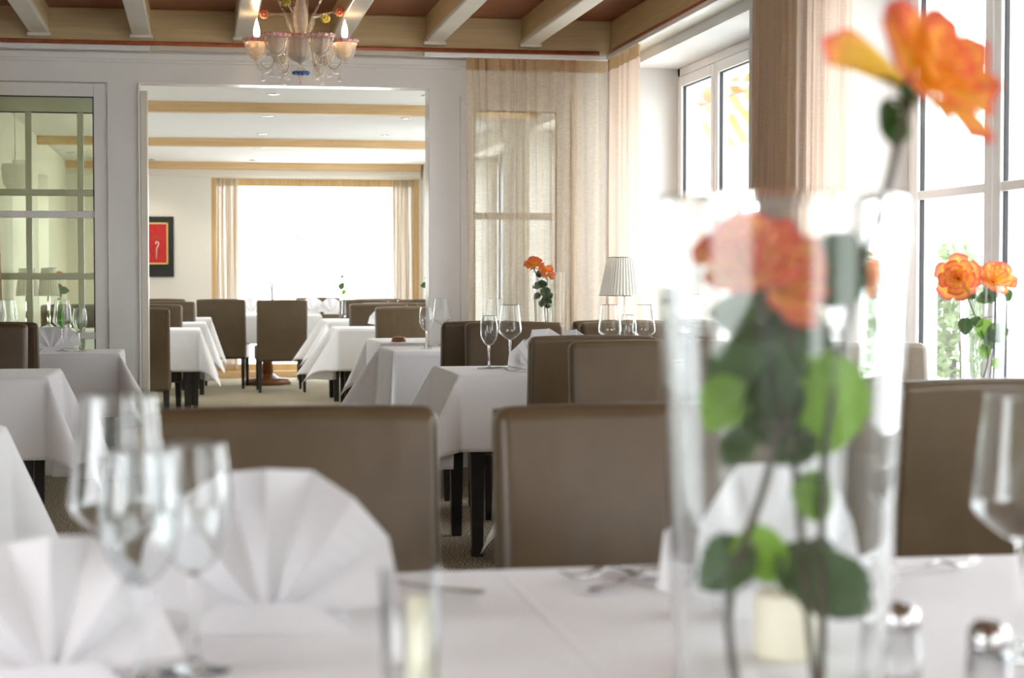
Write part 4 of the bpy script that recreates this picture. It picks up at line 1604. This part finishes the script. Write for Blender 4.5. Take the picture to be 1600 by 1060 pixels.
def rose(label, s, stem, R_px, axis, leaves, mat='rose', seed=0, openness=1.0, stem_r=0.0022, dz=0.0, rose_group=None, bottom=None, name='rose'):
    """stem: picture points from foot to calyx at scale s; leaves: (px,py,length px,angle deg,bright)"""
    pts = [at(px, py, s) for px, py in stem]
    if bottom is not None:
        pts[0] = Vector(bottom)
    base = pts[0].copy()
    t = thing(name, label, 'rose', base, 0, rose_group)
    pts = [q - base for q in pts]
    # smooth the stem
    sm = []
    P = [pts[0]] + pts + [pts[-1]]
    for i in range(1, len(P) - 2):
        for k in range(5):
            t_ = k / 5
            a, b, c_, d = P[i - 1], P[i], P[i + 1], P[i + 2]
            sm.append(0.5 * ((2 * b) + (-a + c_) * t_ + (2 * a - 5 * b + 4 * c_ - d) * t_ ** 2 + (-a + 3 * b - 3 * c_ + d) * t_ ** 3))
    sm.append(pts[-1])
    MB().tube(sm, stem_r, 8).build('stem', M['stem'], t)
    R = R_px / s
    axis = Vector(axis).normalized()
    rot = axis.to_track_quat('Z', 'Y')
    b = blossom(R, openness, seed).build('blossom', M[mat], t)
    b.rotation_mode = 'QUATERNION'
    b.rotation_quaternion = rot
    b.location = pts[-1]
    cal = MB()
    cal.ball((0, 0, -0.03 * R), R * 0.17, 8, 1.2)
    for k in range(5):
        a = 2 * pi * k / 5
        cal.grid(2, 5, lambda u_, v_: ((0.14 * R + 0.42 * R * v_) * cos(a + (u_ - .5) * 0.8 * (1 - v_)), (0.14 * R + 0.42 * R * v_) * sin(a + (u_ - .5) * 0.8 * (1 - v_)), -0.12 * R + 0.16 * R * v_ - 0.35 * R * v_ * v_))
    c = cal.build('calyx', M['leaf'], t)
    c.rotation_mode = 'QUATERNION'
    c.rotation_quaternion = rot
    c.location = pts[-1]
    rnd = random.Random(seed + 5)
    for (lx, ly, ll, ang, bright) in leaves:
        c0 = at(lx, ly, s) - base
        ln = ll * 1.15 / s
        dirv = (RT * cos(radians(ang)) + UP * sin(radians(ang))).normalized()
        st = c0 - dirv * ln * 0.5
        near = min(sm, key=lambda q_: (q_ - st).length)
        dn = -FW * (0.9 + rnd.uniform(-.3, .1)) + RT * rnd.uniform(-.5, .5) + UP * rnd.uniform(-.2, .5)
        xax = dirv.cross(dn).normalized()
        zax = xax.cross(dirv).normalized()
        lf = leaf_mesh(ln, ln * 0.86, rnd.uniform(0, 6)).build('leaf', M['leaf_light' if bright else 'leaf'], t)
        lf.matrix_local = Matrix.Translation(st) @ Matrix((xax, dirv, zax)).transposed().to_4x4()
        if (near - st).length > 0.002:
            MB().tube([near, (near + st) / 2 + Vector((0, 0, 0.003)), st], stem_r * 0.5, 6).build('leaf_stalk', M['stem'], t)
    return t


# foreground tall vase
SV = 1830
vx, vy = gnd(1222, SV)
vase('tall blurred clear glass vase holding roses, in the right foreground', vx, vy, 0.108, 0.088, 0.465, 0.006, 96)


def inv(dx, dy):
    return (vx + dx, vy + dy, 0.7525 + 0.024)


rose('tall orange rose rising above the foreground vase rim, top right', SV,
     [(1330, 1165), (1285, 960), (1290, 700), (1330, 480), (1385, 300), (1405, 220), (1428, 138)], 106, (0.52, -0.70, 0.50),
     [(1386, 185, 50, -80, 0), (1404, 205, 42, 70, 0), (1303, 418, 120, 60, 0), (1253, 538, 115, -30, 0), (1288, 632, 150, -98, 1), (1306, 918, 125, -55, 0), (1243, 888, 80, -100, 0), (1272, 775, 75, -40, 1)],
     seed=3, openness=1.15, bottom=inv(0.045, 0.02), stem_r=0.0036)
rose('orange rose inside the foreground vase, left of the two blooms', SV,
     [(1115, 1165), (1140, 935), (1200, 740), (1215, 620), (1190, 490), (1178, 425)], 82, (-0.35, -0.6, 0.7),
     [(1165, 492, 100, 165, 0), (1178, 600, 150, -95, 0), (1130, 632, 85, -130, 1), (1134, 884, 95, -150, 0), (1190, 868, 90, -80, 1), (1150, 700, 60, -110, 0), (1205, 640, 110, -80, 0)],
     seed=8, openness=1.0, bottom=inv(-0.04, -0.02), stem_r=0.0036)
rose('orange and pink rose inside the foreground vase, right of the two blooms', SV,
     [(1275, 1165), (1262, 960), (1245, 760), (1230, 640), (1235, 500), (1212, 440)], 72, (0.4, -0.75, 0.25),
     [(1225, 620, 110, -70, 0), (1270, 780, 70, -60, 1), (1240, 700, 70, 200, 0), (1285, 870, 60, -20, 0), (1252, 480, 60, 20, 0)],
     seed=12, openness=1.0, bottom=inv(0.02, -0.04), stem_r=0.0036)

pt_ = MB()
petal_patch(pt_, 0.0, 0.9, 0.010, 0.026, 0.085, 0.01, 0.0, 0.0, 1.3)
po = pt_.build('petal', M['rose'], bpy.data.objects['rose'])
po.location = at(1428, 138, SV) - bpy.data.objects['rose'].location
po.rotation_mode = 'QUATERNION'
pz_ = Vector((-0.86, -0.10, 0.50)).normalized()
px_ = (Vector((0.1, 1, 0)) - pz_ * Vector((0.1, 1, 0)).dot(pz_)).normalized()
po.rotation_quaternion = Matrix((px_, pz_.cross(px_), pz_)).transposed().to_quaternion()
# middle vase before the sheer curtain
SM = 270
mx_, my_ = gnd(858, SM)
vase('tall clear vase with two orange roses before the sheer curtain', mx_, my_, 0.094, 0.078, 0.425, 0.005)
rose('higher orange rose in the vase before the sheer curtain', SM,
     [(860, 530), (853, 505), (850, 470), (842, 445), (836, 424), (834, 418)], 15, (-0.2, -0.5, 0.9),
     [(844, 428, 12, 20, 0), (848, 444, 14, 15, 0), (838, 447, 12, 200, 0), (853, 458, 17, -50, 0), (839, 463, 12, 200, 0), (846, 475, 10, -80, 0)],
     seed=21, stem_r=0.0026, bottom=(mx_ + 0.03, my_, 0.777))
rose('lower orange rose in the vase before the sheer curtain', SM,
     [(852, 530), (856, 500), (854, 470), (855, 450), (855, 434), (852, 430)], 14, (0.4, -0.7, 0.6),
     [(860, 462, 9, 40, 0), (856, 478, 9, 10, 0), (850, 470, 12, 210, 0), (858, 470, 10, -60, 0)],
     seed=25, stem_r=0.0026, bottom=(mx_ - 0.03, my_, 0.777))
# right vase by the window
SR = 513
rx_, ry_ = gnd(1535, SR)
vase('clear glass vase with two orange roses by the right window', rx_, ry_, 0.071, 0.062, 0.37, 0.004)
rose('fully open orange rose by the right window, right of the pair', SR,
     [(1545, 590), (1550, 560), (1556, 520), (1556, 480), (1553, 450), (1552, 440)], 26, (0.1, -0.8, 0.55),
     [(1548, 460, 26, -80, 0), (1537, 466, 20, 190, 0), (1560, 520, 34, 20, 0), (1545, 535, 30, -80, 0), (1560, 567, 20, 20, 1), (1574, 462, 18, -60, 0), (1538, 515, 30, -80, 1)],
     seed=33, openness=1.1, stem_r=0.002, bottom=(rx_ + 0.02, ry_, 0.777))
rose('loosely open yellow and pink rose by the right window, left of the pair', SR,
     [(1550, 590), (1544, 560), (1530, 510), (1518, 480), (1505, 447), (1498, 436)], 27, (-0.5, -0.7, 0.1),
     [(1509, 510, 24, -100, 0), (1517, 438, 14, 80, 0), (1520, 462, 14, -30, 0), (1525, 503, 18, 160, 0), (1540, 550, 22, -60, 1)],
     seed=37, openness=1.25, stem_r=0.002, bottom=(rx_ - 0.02, ry_, 0.777))

# single stems in the far room
for px, s, stem, R, ax, lv, lab, mt, vl in (
        (537, 158, [(538, 490), (538, 470), (536, 450), (532, 432), (529, 426)], 3.5, (-0.3, -0.3, 0.9), [(534, 447, 11, 75, 0), (537, 457, 8, -100, 1), (535, 432, 5, 60, 0)], 'single white rosebud stem against the bright far window', 'rose_pink', 'slim vase with a white rosebud before the far window'),
        (670, 190, [(671, 500), (671, 470), (670, 455), (669, 442), (667, 437)], 5, (-0.1, -0.4, 0.9), [(663, 446, 11, 175, 0), (671, 447, 6, -30, 0), (672, 458, 6, -80, 0)], 'pale pink rosebud beside the right post of the opening', 'rose_pink', 'slim vase with a pink rosebud beside the right post')):
    x, y = gnd(px, s)
    vase(vl, x, y, 0.02, 0.026, 0.16, 0.003, 24)
    rose(lab, s, stem, R, ax, lv, mat=mt, seed=int(px), openness=0.8, bottom=(x, y, 0.777), stem_r=0.002, name='rosebud')
x, y = gnd(537, 158)

# candle in the foreground
q = on_table(1228, 1026)
c = thing('candle', 'short ivory pillar candle seen through the foreground vase', 'candle', (q.x, q.y, 0.7525))
MB().lathe([(0.0005, 0.0), (0.036, 0.0), (0.037, 0.003), (0.037, 0.066), (0.035, 0.068), (0.012, 0.064), (0.0005, 0.064)], 32).build('wax', M['candle'], c)
MB().tube([(0, 0, 0.062), (0.001, 0, 0.074)], 0.001, 6).build('wick', M['gasket'], c)
# tall glass at the left
xx, yy = gnd(640, 1880)
c = thing('tealight_glass', 'faint tall clear glass with pale yellow candle at the bottom centre, strongly blurred', 'candle holder', (xx, yy, 0.7525))
MB().lathe([(0.0004, 0), (0.020, 0), (0.022, 0.003), (0.026, 0.155), (0.0252, 0.1555), (0.0244, 0.155), (0.0205, 0.012), (0.0004, 0.010)], 32).build('cup', M['shell'], c)
MB().lathe([(0.0004, 0.012), (0.011, 0.012), (0.011, 0.13), (0.0004, 0.132)], 28, (0.008, 0, 0)).build('wax', plain('pale_yellow_wax', rgb(244, 242, 216), 0.5), c)


def shaker(px, s, label):
    x, y = gnd(px, s)
    t = thing('salt_shaker', label, 'salt shaker', (x, y, 0.7525))
    MB().lathe([(0.0004, 0.0), (0.022, 0.0), (0.023, 0.003), (0.019, 0.055), (0.0175, 0.055), (0.021, 0.006), (0.0004, 0.006)], 28).build('shaker_glass', M['shell'], t)
    MB().lathe([(0.0185, 0.053), (0.0195, 0.055), (0.0185, 0.072), (0.012, 0.079), (0.0004, 0.080)], 28).build('metal_cap', M['steel'], t)
    return t


shaker(1410, 1610, 'blurred shaker with a metal cap right of the tall vase')
shaker(1550, 1700, 'second blurred shaker, in the bottom right corner')

# ================================================================ LAMPS


def table_lamp(label, x, y, z_base, z_sb, z_st, r_b, r_t, n_pleat=44, stem_mat='glass'):
    t = thing('table_lamp', label, 'table lamp', (x, y, z_base))
    hb, ht = z_sb - z_base, z_st - z_base
    nn = n_pleat * 2

    def ruf(a, j):
        return 1.0
    vs, fs = [], []
    rows_ = 6
    for j in range(rows_ + 1):
        t_ = j / rows_
        r = r_b + (r_t - r_b) * t_
        for i in range(nn):
            a = 2 * pi * i / nn
            rr = r * (1.0 if i % 2 else 0.955)
            vs.append((rr * cos(a), rr * sin(a), hb + (ht - hb) * t_))
    for j in range(rows_):
        for i in range(nn):
            i2 = (i + 1) % nn
            fs.append((j * nn + i, j * nn + i2, (j + 1) * nn + i2, (j + 1) * nn + i))
    mb = MB().add(vs, fs)
    mb.build('lamp_shade', M['shade'], t, solid=0.001)
    rim = MB()
    for z_, r in ((hb, r_b), (ht, r_t)):
        rim.tube([(r * cos(2 * pi * k / 36), r * sin(2 * pi * k / 36), z_) for k in range(37)], 0.0025, 6)
    rim.build('shade_rim', M['steel'], t)
    MB().lathe(smooth_prof([(0.0004, 0.0), (0.06, 0.0), (0.062, 0.008), (0.03, 0.018), (0.011, 0.04), (0.016, hb * 0.35), (0.009, hb * 0.5), (0.014, hb * 0.8), (0.008, hb + 0.02), (0.0004, hb + 0.021)], 4), 24).build('base', M[stem_mat], t)
    MB().tube([(0, 0, hb + 0.02), (0, 0, ht - 0.02)], 0.004, 8).build('pole', M['steel'], t)
    MB().ball((0, 0, hb + 0.09), 0.024, 8).build('light_bulb', M['porcelain'], t)
    return t


SL = 290
x, y = gnd(974, SL)
zb_ = at(974, 462, SL).z
zt_ = at(974, 402.5, SL).z
table_lamp('table lamp with a pleated silver shade near the corner curtain', x, y, 0.7525, zb_, zt_, 0.130, 0.088)
# lamps seen through the green glass
x, y = gnd(76, 201)
table_lamp('pleated lamp seen through the green glass, next to the green bottle', x, y, 0.7525, at(76, 462, 201).z, at(76, 419, 201).z, 0.085, 0.055, 24)
x, y = gnd(42, 203)
table_lamp('pleated lamp behind the green glass, nearest the left picture edge', x, y, 0.7525, at(34, 462, 203).z, at(34, 420, 203).z, 0.085, 0.06, 24)
# green bottle and rose there
x, y = gnd(92, 203)
bt = thing('bottle', 'green glass bottle on the table behind the green tinted door', 'bottle', (x, y, 0.7525))
MB().lathe(smooth_prof([(0.0004, 0.0), (0.03, 0.0), (0.032, 0.01), (0.032, 0.13), (0.026, 0.155), (0.012, 0.18), (0.011, 0.23), (0.0004, 0.231)], 4), 24).build('bottle_body', M['bottle'], bt)
MB().lathe([(0.0125, 0.215), (0.0125, 0.236), (0.0004, 0.237)], 16).build('bottle_cap', M['steel'], bt)
x, y = gnd(102, 199)
vase('small vase with a pink rose behind the green tinted door', x + 0.02, y, 0.03, 0.025, 0.18, 0.003, 24)
rose('pink rose seen through the green glass, above the bottle', 199, [(97, 500), (96, 470), (94, 455), (93, 432)], 8, (-0.1, -0.5, 0.8),
     [(92, 449, 11, 160, 0), (101, 454, 12, -10, 0), (94, 459, 10, -90, 0)], seed=71, bottom=(x + 0.02, y, 0.777), openness=0.8, name='rose')

# pendant lamp behind the green glass
pz = on_y(24, 276, YW + 1.2)
pl = thing('pendant_lamp', 'white drum pendant lamp seen through the green glass door', 'pendant lamp', (pz.x, pz.y, ZC2))
zb_, zt_ = on_y(24, 297, pz.y).z - ZC2, on_y(24, 256, pz.y).z - ZC2
MB().lathe(smooth_prof([(0.045, zb_), (0.075, zb_ + 0.04), (0.085, zt_ - 0.03), (0.078, zt_)], 5), 32).build('lamp_shade', M['shade_white'], pl)
MB().tube([(0, 0, zt_ - 0.02), (0, 0, 0)], 0.003, 6).build('cord', M['upvc'], pl)
MB().tube([(-0.078, 0, zt_), (0.078, 0, zt_)], 0.002, 6).build('shade_bar', M['steel'], pl)
MB().lathe([(0.0004, 0.0), (0.04, 0.0), (0.035, -0.02), (0.0004, -0.025)], 20).build('canopy', M['upvc'], pl)

# ================================================================ CHANDELIER
SCH = 300.0
cc = at(470, 60, SCH)
ch = thing('chandelier', 'pink rimmed clear glass chandelier with two lit candle bulbs', 'chandelier', (cc.x, cc.y, 0))
u1 = 1.0 / SCH


def cz_(py):
    return at(470, py, SCH).z


body = MB().lathe(smooth_prof([(0.0006, cz_(103)), (0.016, cz_(98)), (0.055, cz_(92)), (0.075, cz_(84)), (0.083, cz_(72)), (0.086, cz_(60))], 5), 48,
                  ruf=lambda a, j: 1 + 0.03 * cos(16 * a))
body.build('bowl', M['mur_milk'], ch, solid=0.002)
MB().lathe([(0.087, cz_(62)), (0.096, cz_(59)), (0.093, cz_(55.5)), (0.082, cz_(57))], 72, ruf=lambda a, j: 1 + 0.045 * cos(20 * a)).build('bowl_frill', M['pink_glass'], ch)
MB().lathe([(0.0006, cz_(96)), (0.012, cz_(95)), (0.04, cz_(85)), (0.038, cz_(82)), (0.0006, cz_(82))], 24).build('inner_cup', M['steel'], ch)
colp = [(0.03, cz_(60)), (0.028, cz_(50)), (0.034, cz_(42)), (0.036, cz_(20)), (0.026, cz_(5)), (0.022, cz_(-20)), (0.03, cz_(-40)), (0.018, cz_(-50))]
MB().lathe(smooth_prof(colp, 6), 40, ruf=lambda a, j: 1 + 0.04 * cos(10 * a + j * 0.25)).build('column', M['mur_milk'], ch)
sw = []
for k in range(90):
    t_ = k / 89
    z = cz_(52) + (cz_(0) - cz_(52)) * t_
    sw.append((0.0375 * cos(k * 0.42), 0.0375 * sin(k * 0.42), z))
MB().tube(sw, 0.0015, 5).build('twisted_thread', M['mur_clear'], ch)
MB().tube([(0, 0, cz_(-48)), (0, 0, ZC)], 0.004, 8).build('hanging_rod', M['steel'], ch)
MB().lathe([(0.0006, ZC), (0.06, ZC), (0.05, ZC - 0.03), (0.0006, ZC - 0.04)], 24).build('ceiling_rose', M['mur_milk'], ch)
# blue bead ring and finial
rg = MB()
for k in range(14):
    a = 2 * pi * k / 14
    rg.ball((0.038 * cos(a), 0.038 * sin(a), cz_(114)), 0.0095, 6)
rg.build('blue_bead_ring', M['blue_glass'], ch)
MB().lathe(smooth_prof([(0.0006, cz_(127)), (0.012, cz_(122)), (0.03, cz_(114)), (0.022, cz_(108)), (0.012, cz_(104)), (0.016, cz_(100))], 4), 24).build('finial', M['mur_clear'], ch)
MB().ball((0, 0, cz_(128.5)), 0.008, 6).build('finial_tip', M['pink_glass'], ch)


def arm(ang, lit, R=0.228, zc=75.0):
    d = (cos(ang), sin(ang))
    pts = []
    prof = [(0.03, 66), (0.085, 62), (0.125, 70), (0.14, 88), (0.155, 106), (0.19, 112), (0.222, 104), (0.236, 90), (R, 82)]
    prof = smooth_prof([(a, cz_(b)) for a, b in prof], 5)
    MB().tube([(r * d[0], r * d[1], z) for r, z in prof], 0.0095, 10).build('arm', M['mur_clear'], ch)
    MB().tube([(r * d[0] * 0.93, r * d[1] * 0.93, z + 0.016) for r, z in prof[8:-8]], 0.004, 8).build('arm_thread', M['mur_milk'], ch)
    c0 = (R * d[0], R * d[1], 0)
    cup = MB().lathe(smooth_prof([(0.008, cz_(95)), (0.034, cz_(91)), (0.052, cz_(81)), (0.057, cz_(72)), (0.062, cz_(65))], 5), 48, c0, ruf=lambda a, j: 1 + 0.07 * cos(12 * a) * (j / 16.0))
    cup.build('drip_cup', M['mur_clear'], ch, solid=0.0015)
    inn = MB().lathe(smooth_prof([(0.01, cz_(90)), (0.034, cz_(82)), (0.044, cz_(68))], 5), 32, c0, ruf=lambda a, j: 1 + 0.09 * cos(9 * a) * (j / 12.0))
    inn.build('inner_cup', M['mur_milk'], ch)
    MB().lathe([(0.060, cz_(67)), (0.070, cz_(64)), (0.073, cz_(61)), (0.064, cz_(63))], 72, c0, ruf=lambda a, j: 1 + 0.06 * cos(14 * a)).build('cup_frill', M['pink_glass'], ch)
    if lit:
        MB().lathe([(0.009, cz_(78)), (0.009, cz_(62)), (0.0005, cz_(61.5))], 16, c0).build('candle_sleeve', M['porcelain'], ch)
        MB().lathe(smooth_prof([(0.006, cz_(62)), (0.015, cz_(55)), (0.016, cz_(48)), (0.009, cz_(38)), (0.002, cz_(31)), (0.0005, cz_(30))], 5), 20, c0).build('candle_bulb', M['bulb'], ch)
    for k, (rr, zz_) in enumerate(((0.15, 106), (0.20, 113))):
        q = (rr * d[0], rr * d[1])
        MB().tube([(q[0], q[1], cz_(zz_)), (q[0], q[1], cz_(zz_ + 6))], 0.0012, 5).build('drop_wire', M['steel'], ch)
        MB().lathe(smooth_prof([(0.0006, cz_(zz_ + 5)), (0.006, cz_(zz_ + 8)), (0.014, cz_(zz_ + 13)), (0.0006, cz_(zz_ + 14))], 3), 16, (q[0], q[1], 0)).build('glass_drop', M['mur_clear'], ch)


for k in range(6):
    ang = k * pi / 3 - YAW + 0.06
    arm(ang, k in (0, 3))


def sprig(ang, reach, top, fm, lean=1.0):
    d = (cos(ang), sin(ang))
    prof = [(0.03, 56), (0.06, 40), (0.085, 24), (reach, top)]
    prof = smooth_prof([(a, cz_(b)) for a, b in prof], 5)
    MB().tube([(r * d[0], r * d[1], z) for r, z in prof], [0.010 - 0.006 * i / len(prof) for i in range(len(prof))], 8).build('sprig', M['mur_clear'], ch)
    e_ = (reach * d[0], reach * d[1], cz_(top))
    if fm is None:
        for j in range(4):
            b_ = (e_[0] + 0.03 * cos(ang + (j - 1.5) * 0.8), e_[1] + 0.03 * sin(ang + (j - 1.5) * .8), e_[2] + 0.04 + 0.01 * j)
            MB().tube([e_, b_], [0.005, 0.004], 6).ball(b_, 0.010, 6).build('bud', M['mur_clear'], ch)
    else:
        fl = MB()
        for j in range(12):
            a = 2 * pi * j / 12
            v = Vector((cos(a), 0, sin(a)))
            b_ = Vector(e_) + v * 0.026
            fl.tube([e_, (Vector(e_) + v * 0.016 + Vector((0, -0.008, 0))), b_ + Vector((0, -0.004, 0))], [0.003, 0.006, 0.0045], 6)
        fl.ball((e_[0], e_[1] - 0.01, e_[2]), 0.008, 6)
        fl.build('glass_blossom', fm, ch)


sprig(pi - YAW, 0.19, 22, M['orange_glass'])
sprig(-YAW + 0.15, 0.20, 17, M['orange_glass'])
sprig(pi - YAW + 1.2, 0.16, 10, M['yellow_glass'])
sprig(-YAW + 0.75, 0.16, 24, M['yellow_glass'])
sprig(pi - YAW - 0.5, 0.13, 6, None)
sprig(-YAW - 0.5, 0.12, 8, None)
sprig(pi / 2, 0.14, 0, None)
sprig(-pi / 2 + 0.3, 0.10, 2, None)
# ================================================================ OUTDOORS
struct('ground', MB().box(XO, 60, -30, 90, -0.4, -0.15).box(-60, XL - 0.2, -30, 90, -0.4, -0.15).box(XL - .2, XO, YFAR + 0.3, 90, -0.4, -0.15).box(XL - .2, XO, -30, YB - 0.2, -0.4, -0.15), M['stone'])
# awning beyond the first window
aw = thing('awning', 'yellow and white striped awning outside the window on the right wall', 'awning', (3.6, 0, 0))
pA = 9.6
MB().grid(60, 8, lambda u_, v_: (0.12 * (1 - v_), 9.8 + 2.6 * u_, 2.06 + 0.2 * v_ + (0.03 * abs(sin(u_ * 2.6 * 22.4)) if v_ == 0 else 0))).build('valance', M['awning'], aw)
MB().grid(2, 2, lambda u_, v_: (0.1 - 0.12 * v_, 9.8 + 2.6 * u_, 2.27 + 0.17 * v_)).build('awning_cloth', M['awning'], aw)
MB().tube([(-0.02, 9.8, 2.44), (-0.02, 12.4, 2.44)], 0.055, 16).build('roller', M['awning'], aw)
MB().tube([(0.1, 9.9, 2.27), (-0.2, 11.0, 2.4), (-0.6, 11.6, 2.5)], 0.015, 8).build('arm', M['upvc'], aw)


def tree(label, x, y, h, seed, spread=0.5):
    rnd = random.Random(seed)
    mb = MB()

    def grow(p, d, ln, r, depth):
        q = p + d * ln
        mb.tube([p, p + d * ln * 0.5 + Vector((rnd.uniform(-.03, .03), 0, 0)) * ln, q], [r, r * 0.85, r * 0.65], 5, False)
        if depth == 0:
            return
        for _ in range(3 if depth > 1 else 4):
            nd = (d + Vector((rnd.uniform(-1, 1), rnd.uniform(-1, 1), rnd.uniform(-.1, .6))) * spread).normalized()
            grow(q, nd, ln * rnd.uniform(0.6, 0.82), r * 0.6, depth - 1)
    grow(Vector((0, 0, 0)), Vector((0, 0, 1)), h * 0.28, h * 0.022, 5)
    o = mb.build('bare_tree', M['bark'], loc=(x, y, -0.15))
    return tag(o, label, 'tree')


q = at(425, 400, 55)
tree('pale bare tree outside the far window', q.x, q.y, 3.2, 5)


def bush(label, x, y, z, rx, rz_, n, seed):
    rnd = random.Random(seed)
    mb = MB()
    for _ in range(n):
        a, b = rnd.uniform(0, 2 * pi), rnd.uniform(-0.2, 1)
        rr = rnd.uniform(0.7, 1.0)
        c0 = Vector((rx * rr * cos(a) * sqrt(max(0.05, 1 - b * b)), rx * rr * sin(a) * sqrt(max(0.05, 1 - b * b)), rz_ * rr * b))
        v = Vector((rnd.uniform(-1, 1), rnd.uniform(-1, 1), rnd.uniform(-1, 1))).normalized() * 0.07
        w = v.cross(Vector((rnd.uniform(-1, 1), rnd.uniform(-1, 1), rnd.uniform(-1, 1)))).normalized() * 0.035
        mb.add([c0 - v, c0 + w, c0 + v, c0 - w], [(0, 1, 2, 3)])
    o = mb.build('garden_bush', M['hedge'], loc=(x, y, z))
    tag(o, label, 'bush')
    MB().tube([(0, 0, -z - 0.15), (0, 0, 0)], 0.04, 8).build('trunk', M['bark'], o)
    return o


q = at(1490, 500, 150)
bush('pale green bush outside the right window, behind the roses', q.x, q.y, 0.3, 0.55, 1.2, 1800, 3)
q = at(1150, 560, 120)
bush('pale green bush outside the far side window, seen past the vase', q.x, q.y, -0.05 + 0.2, 1.4, 0.6, 1800, 5)
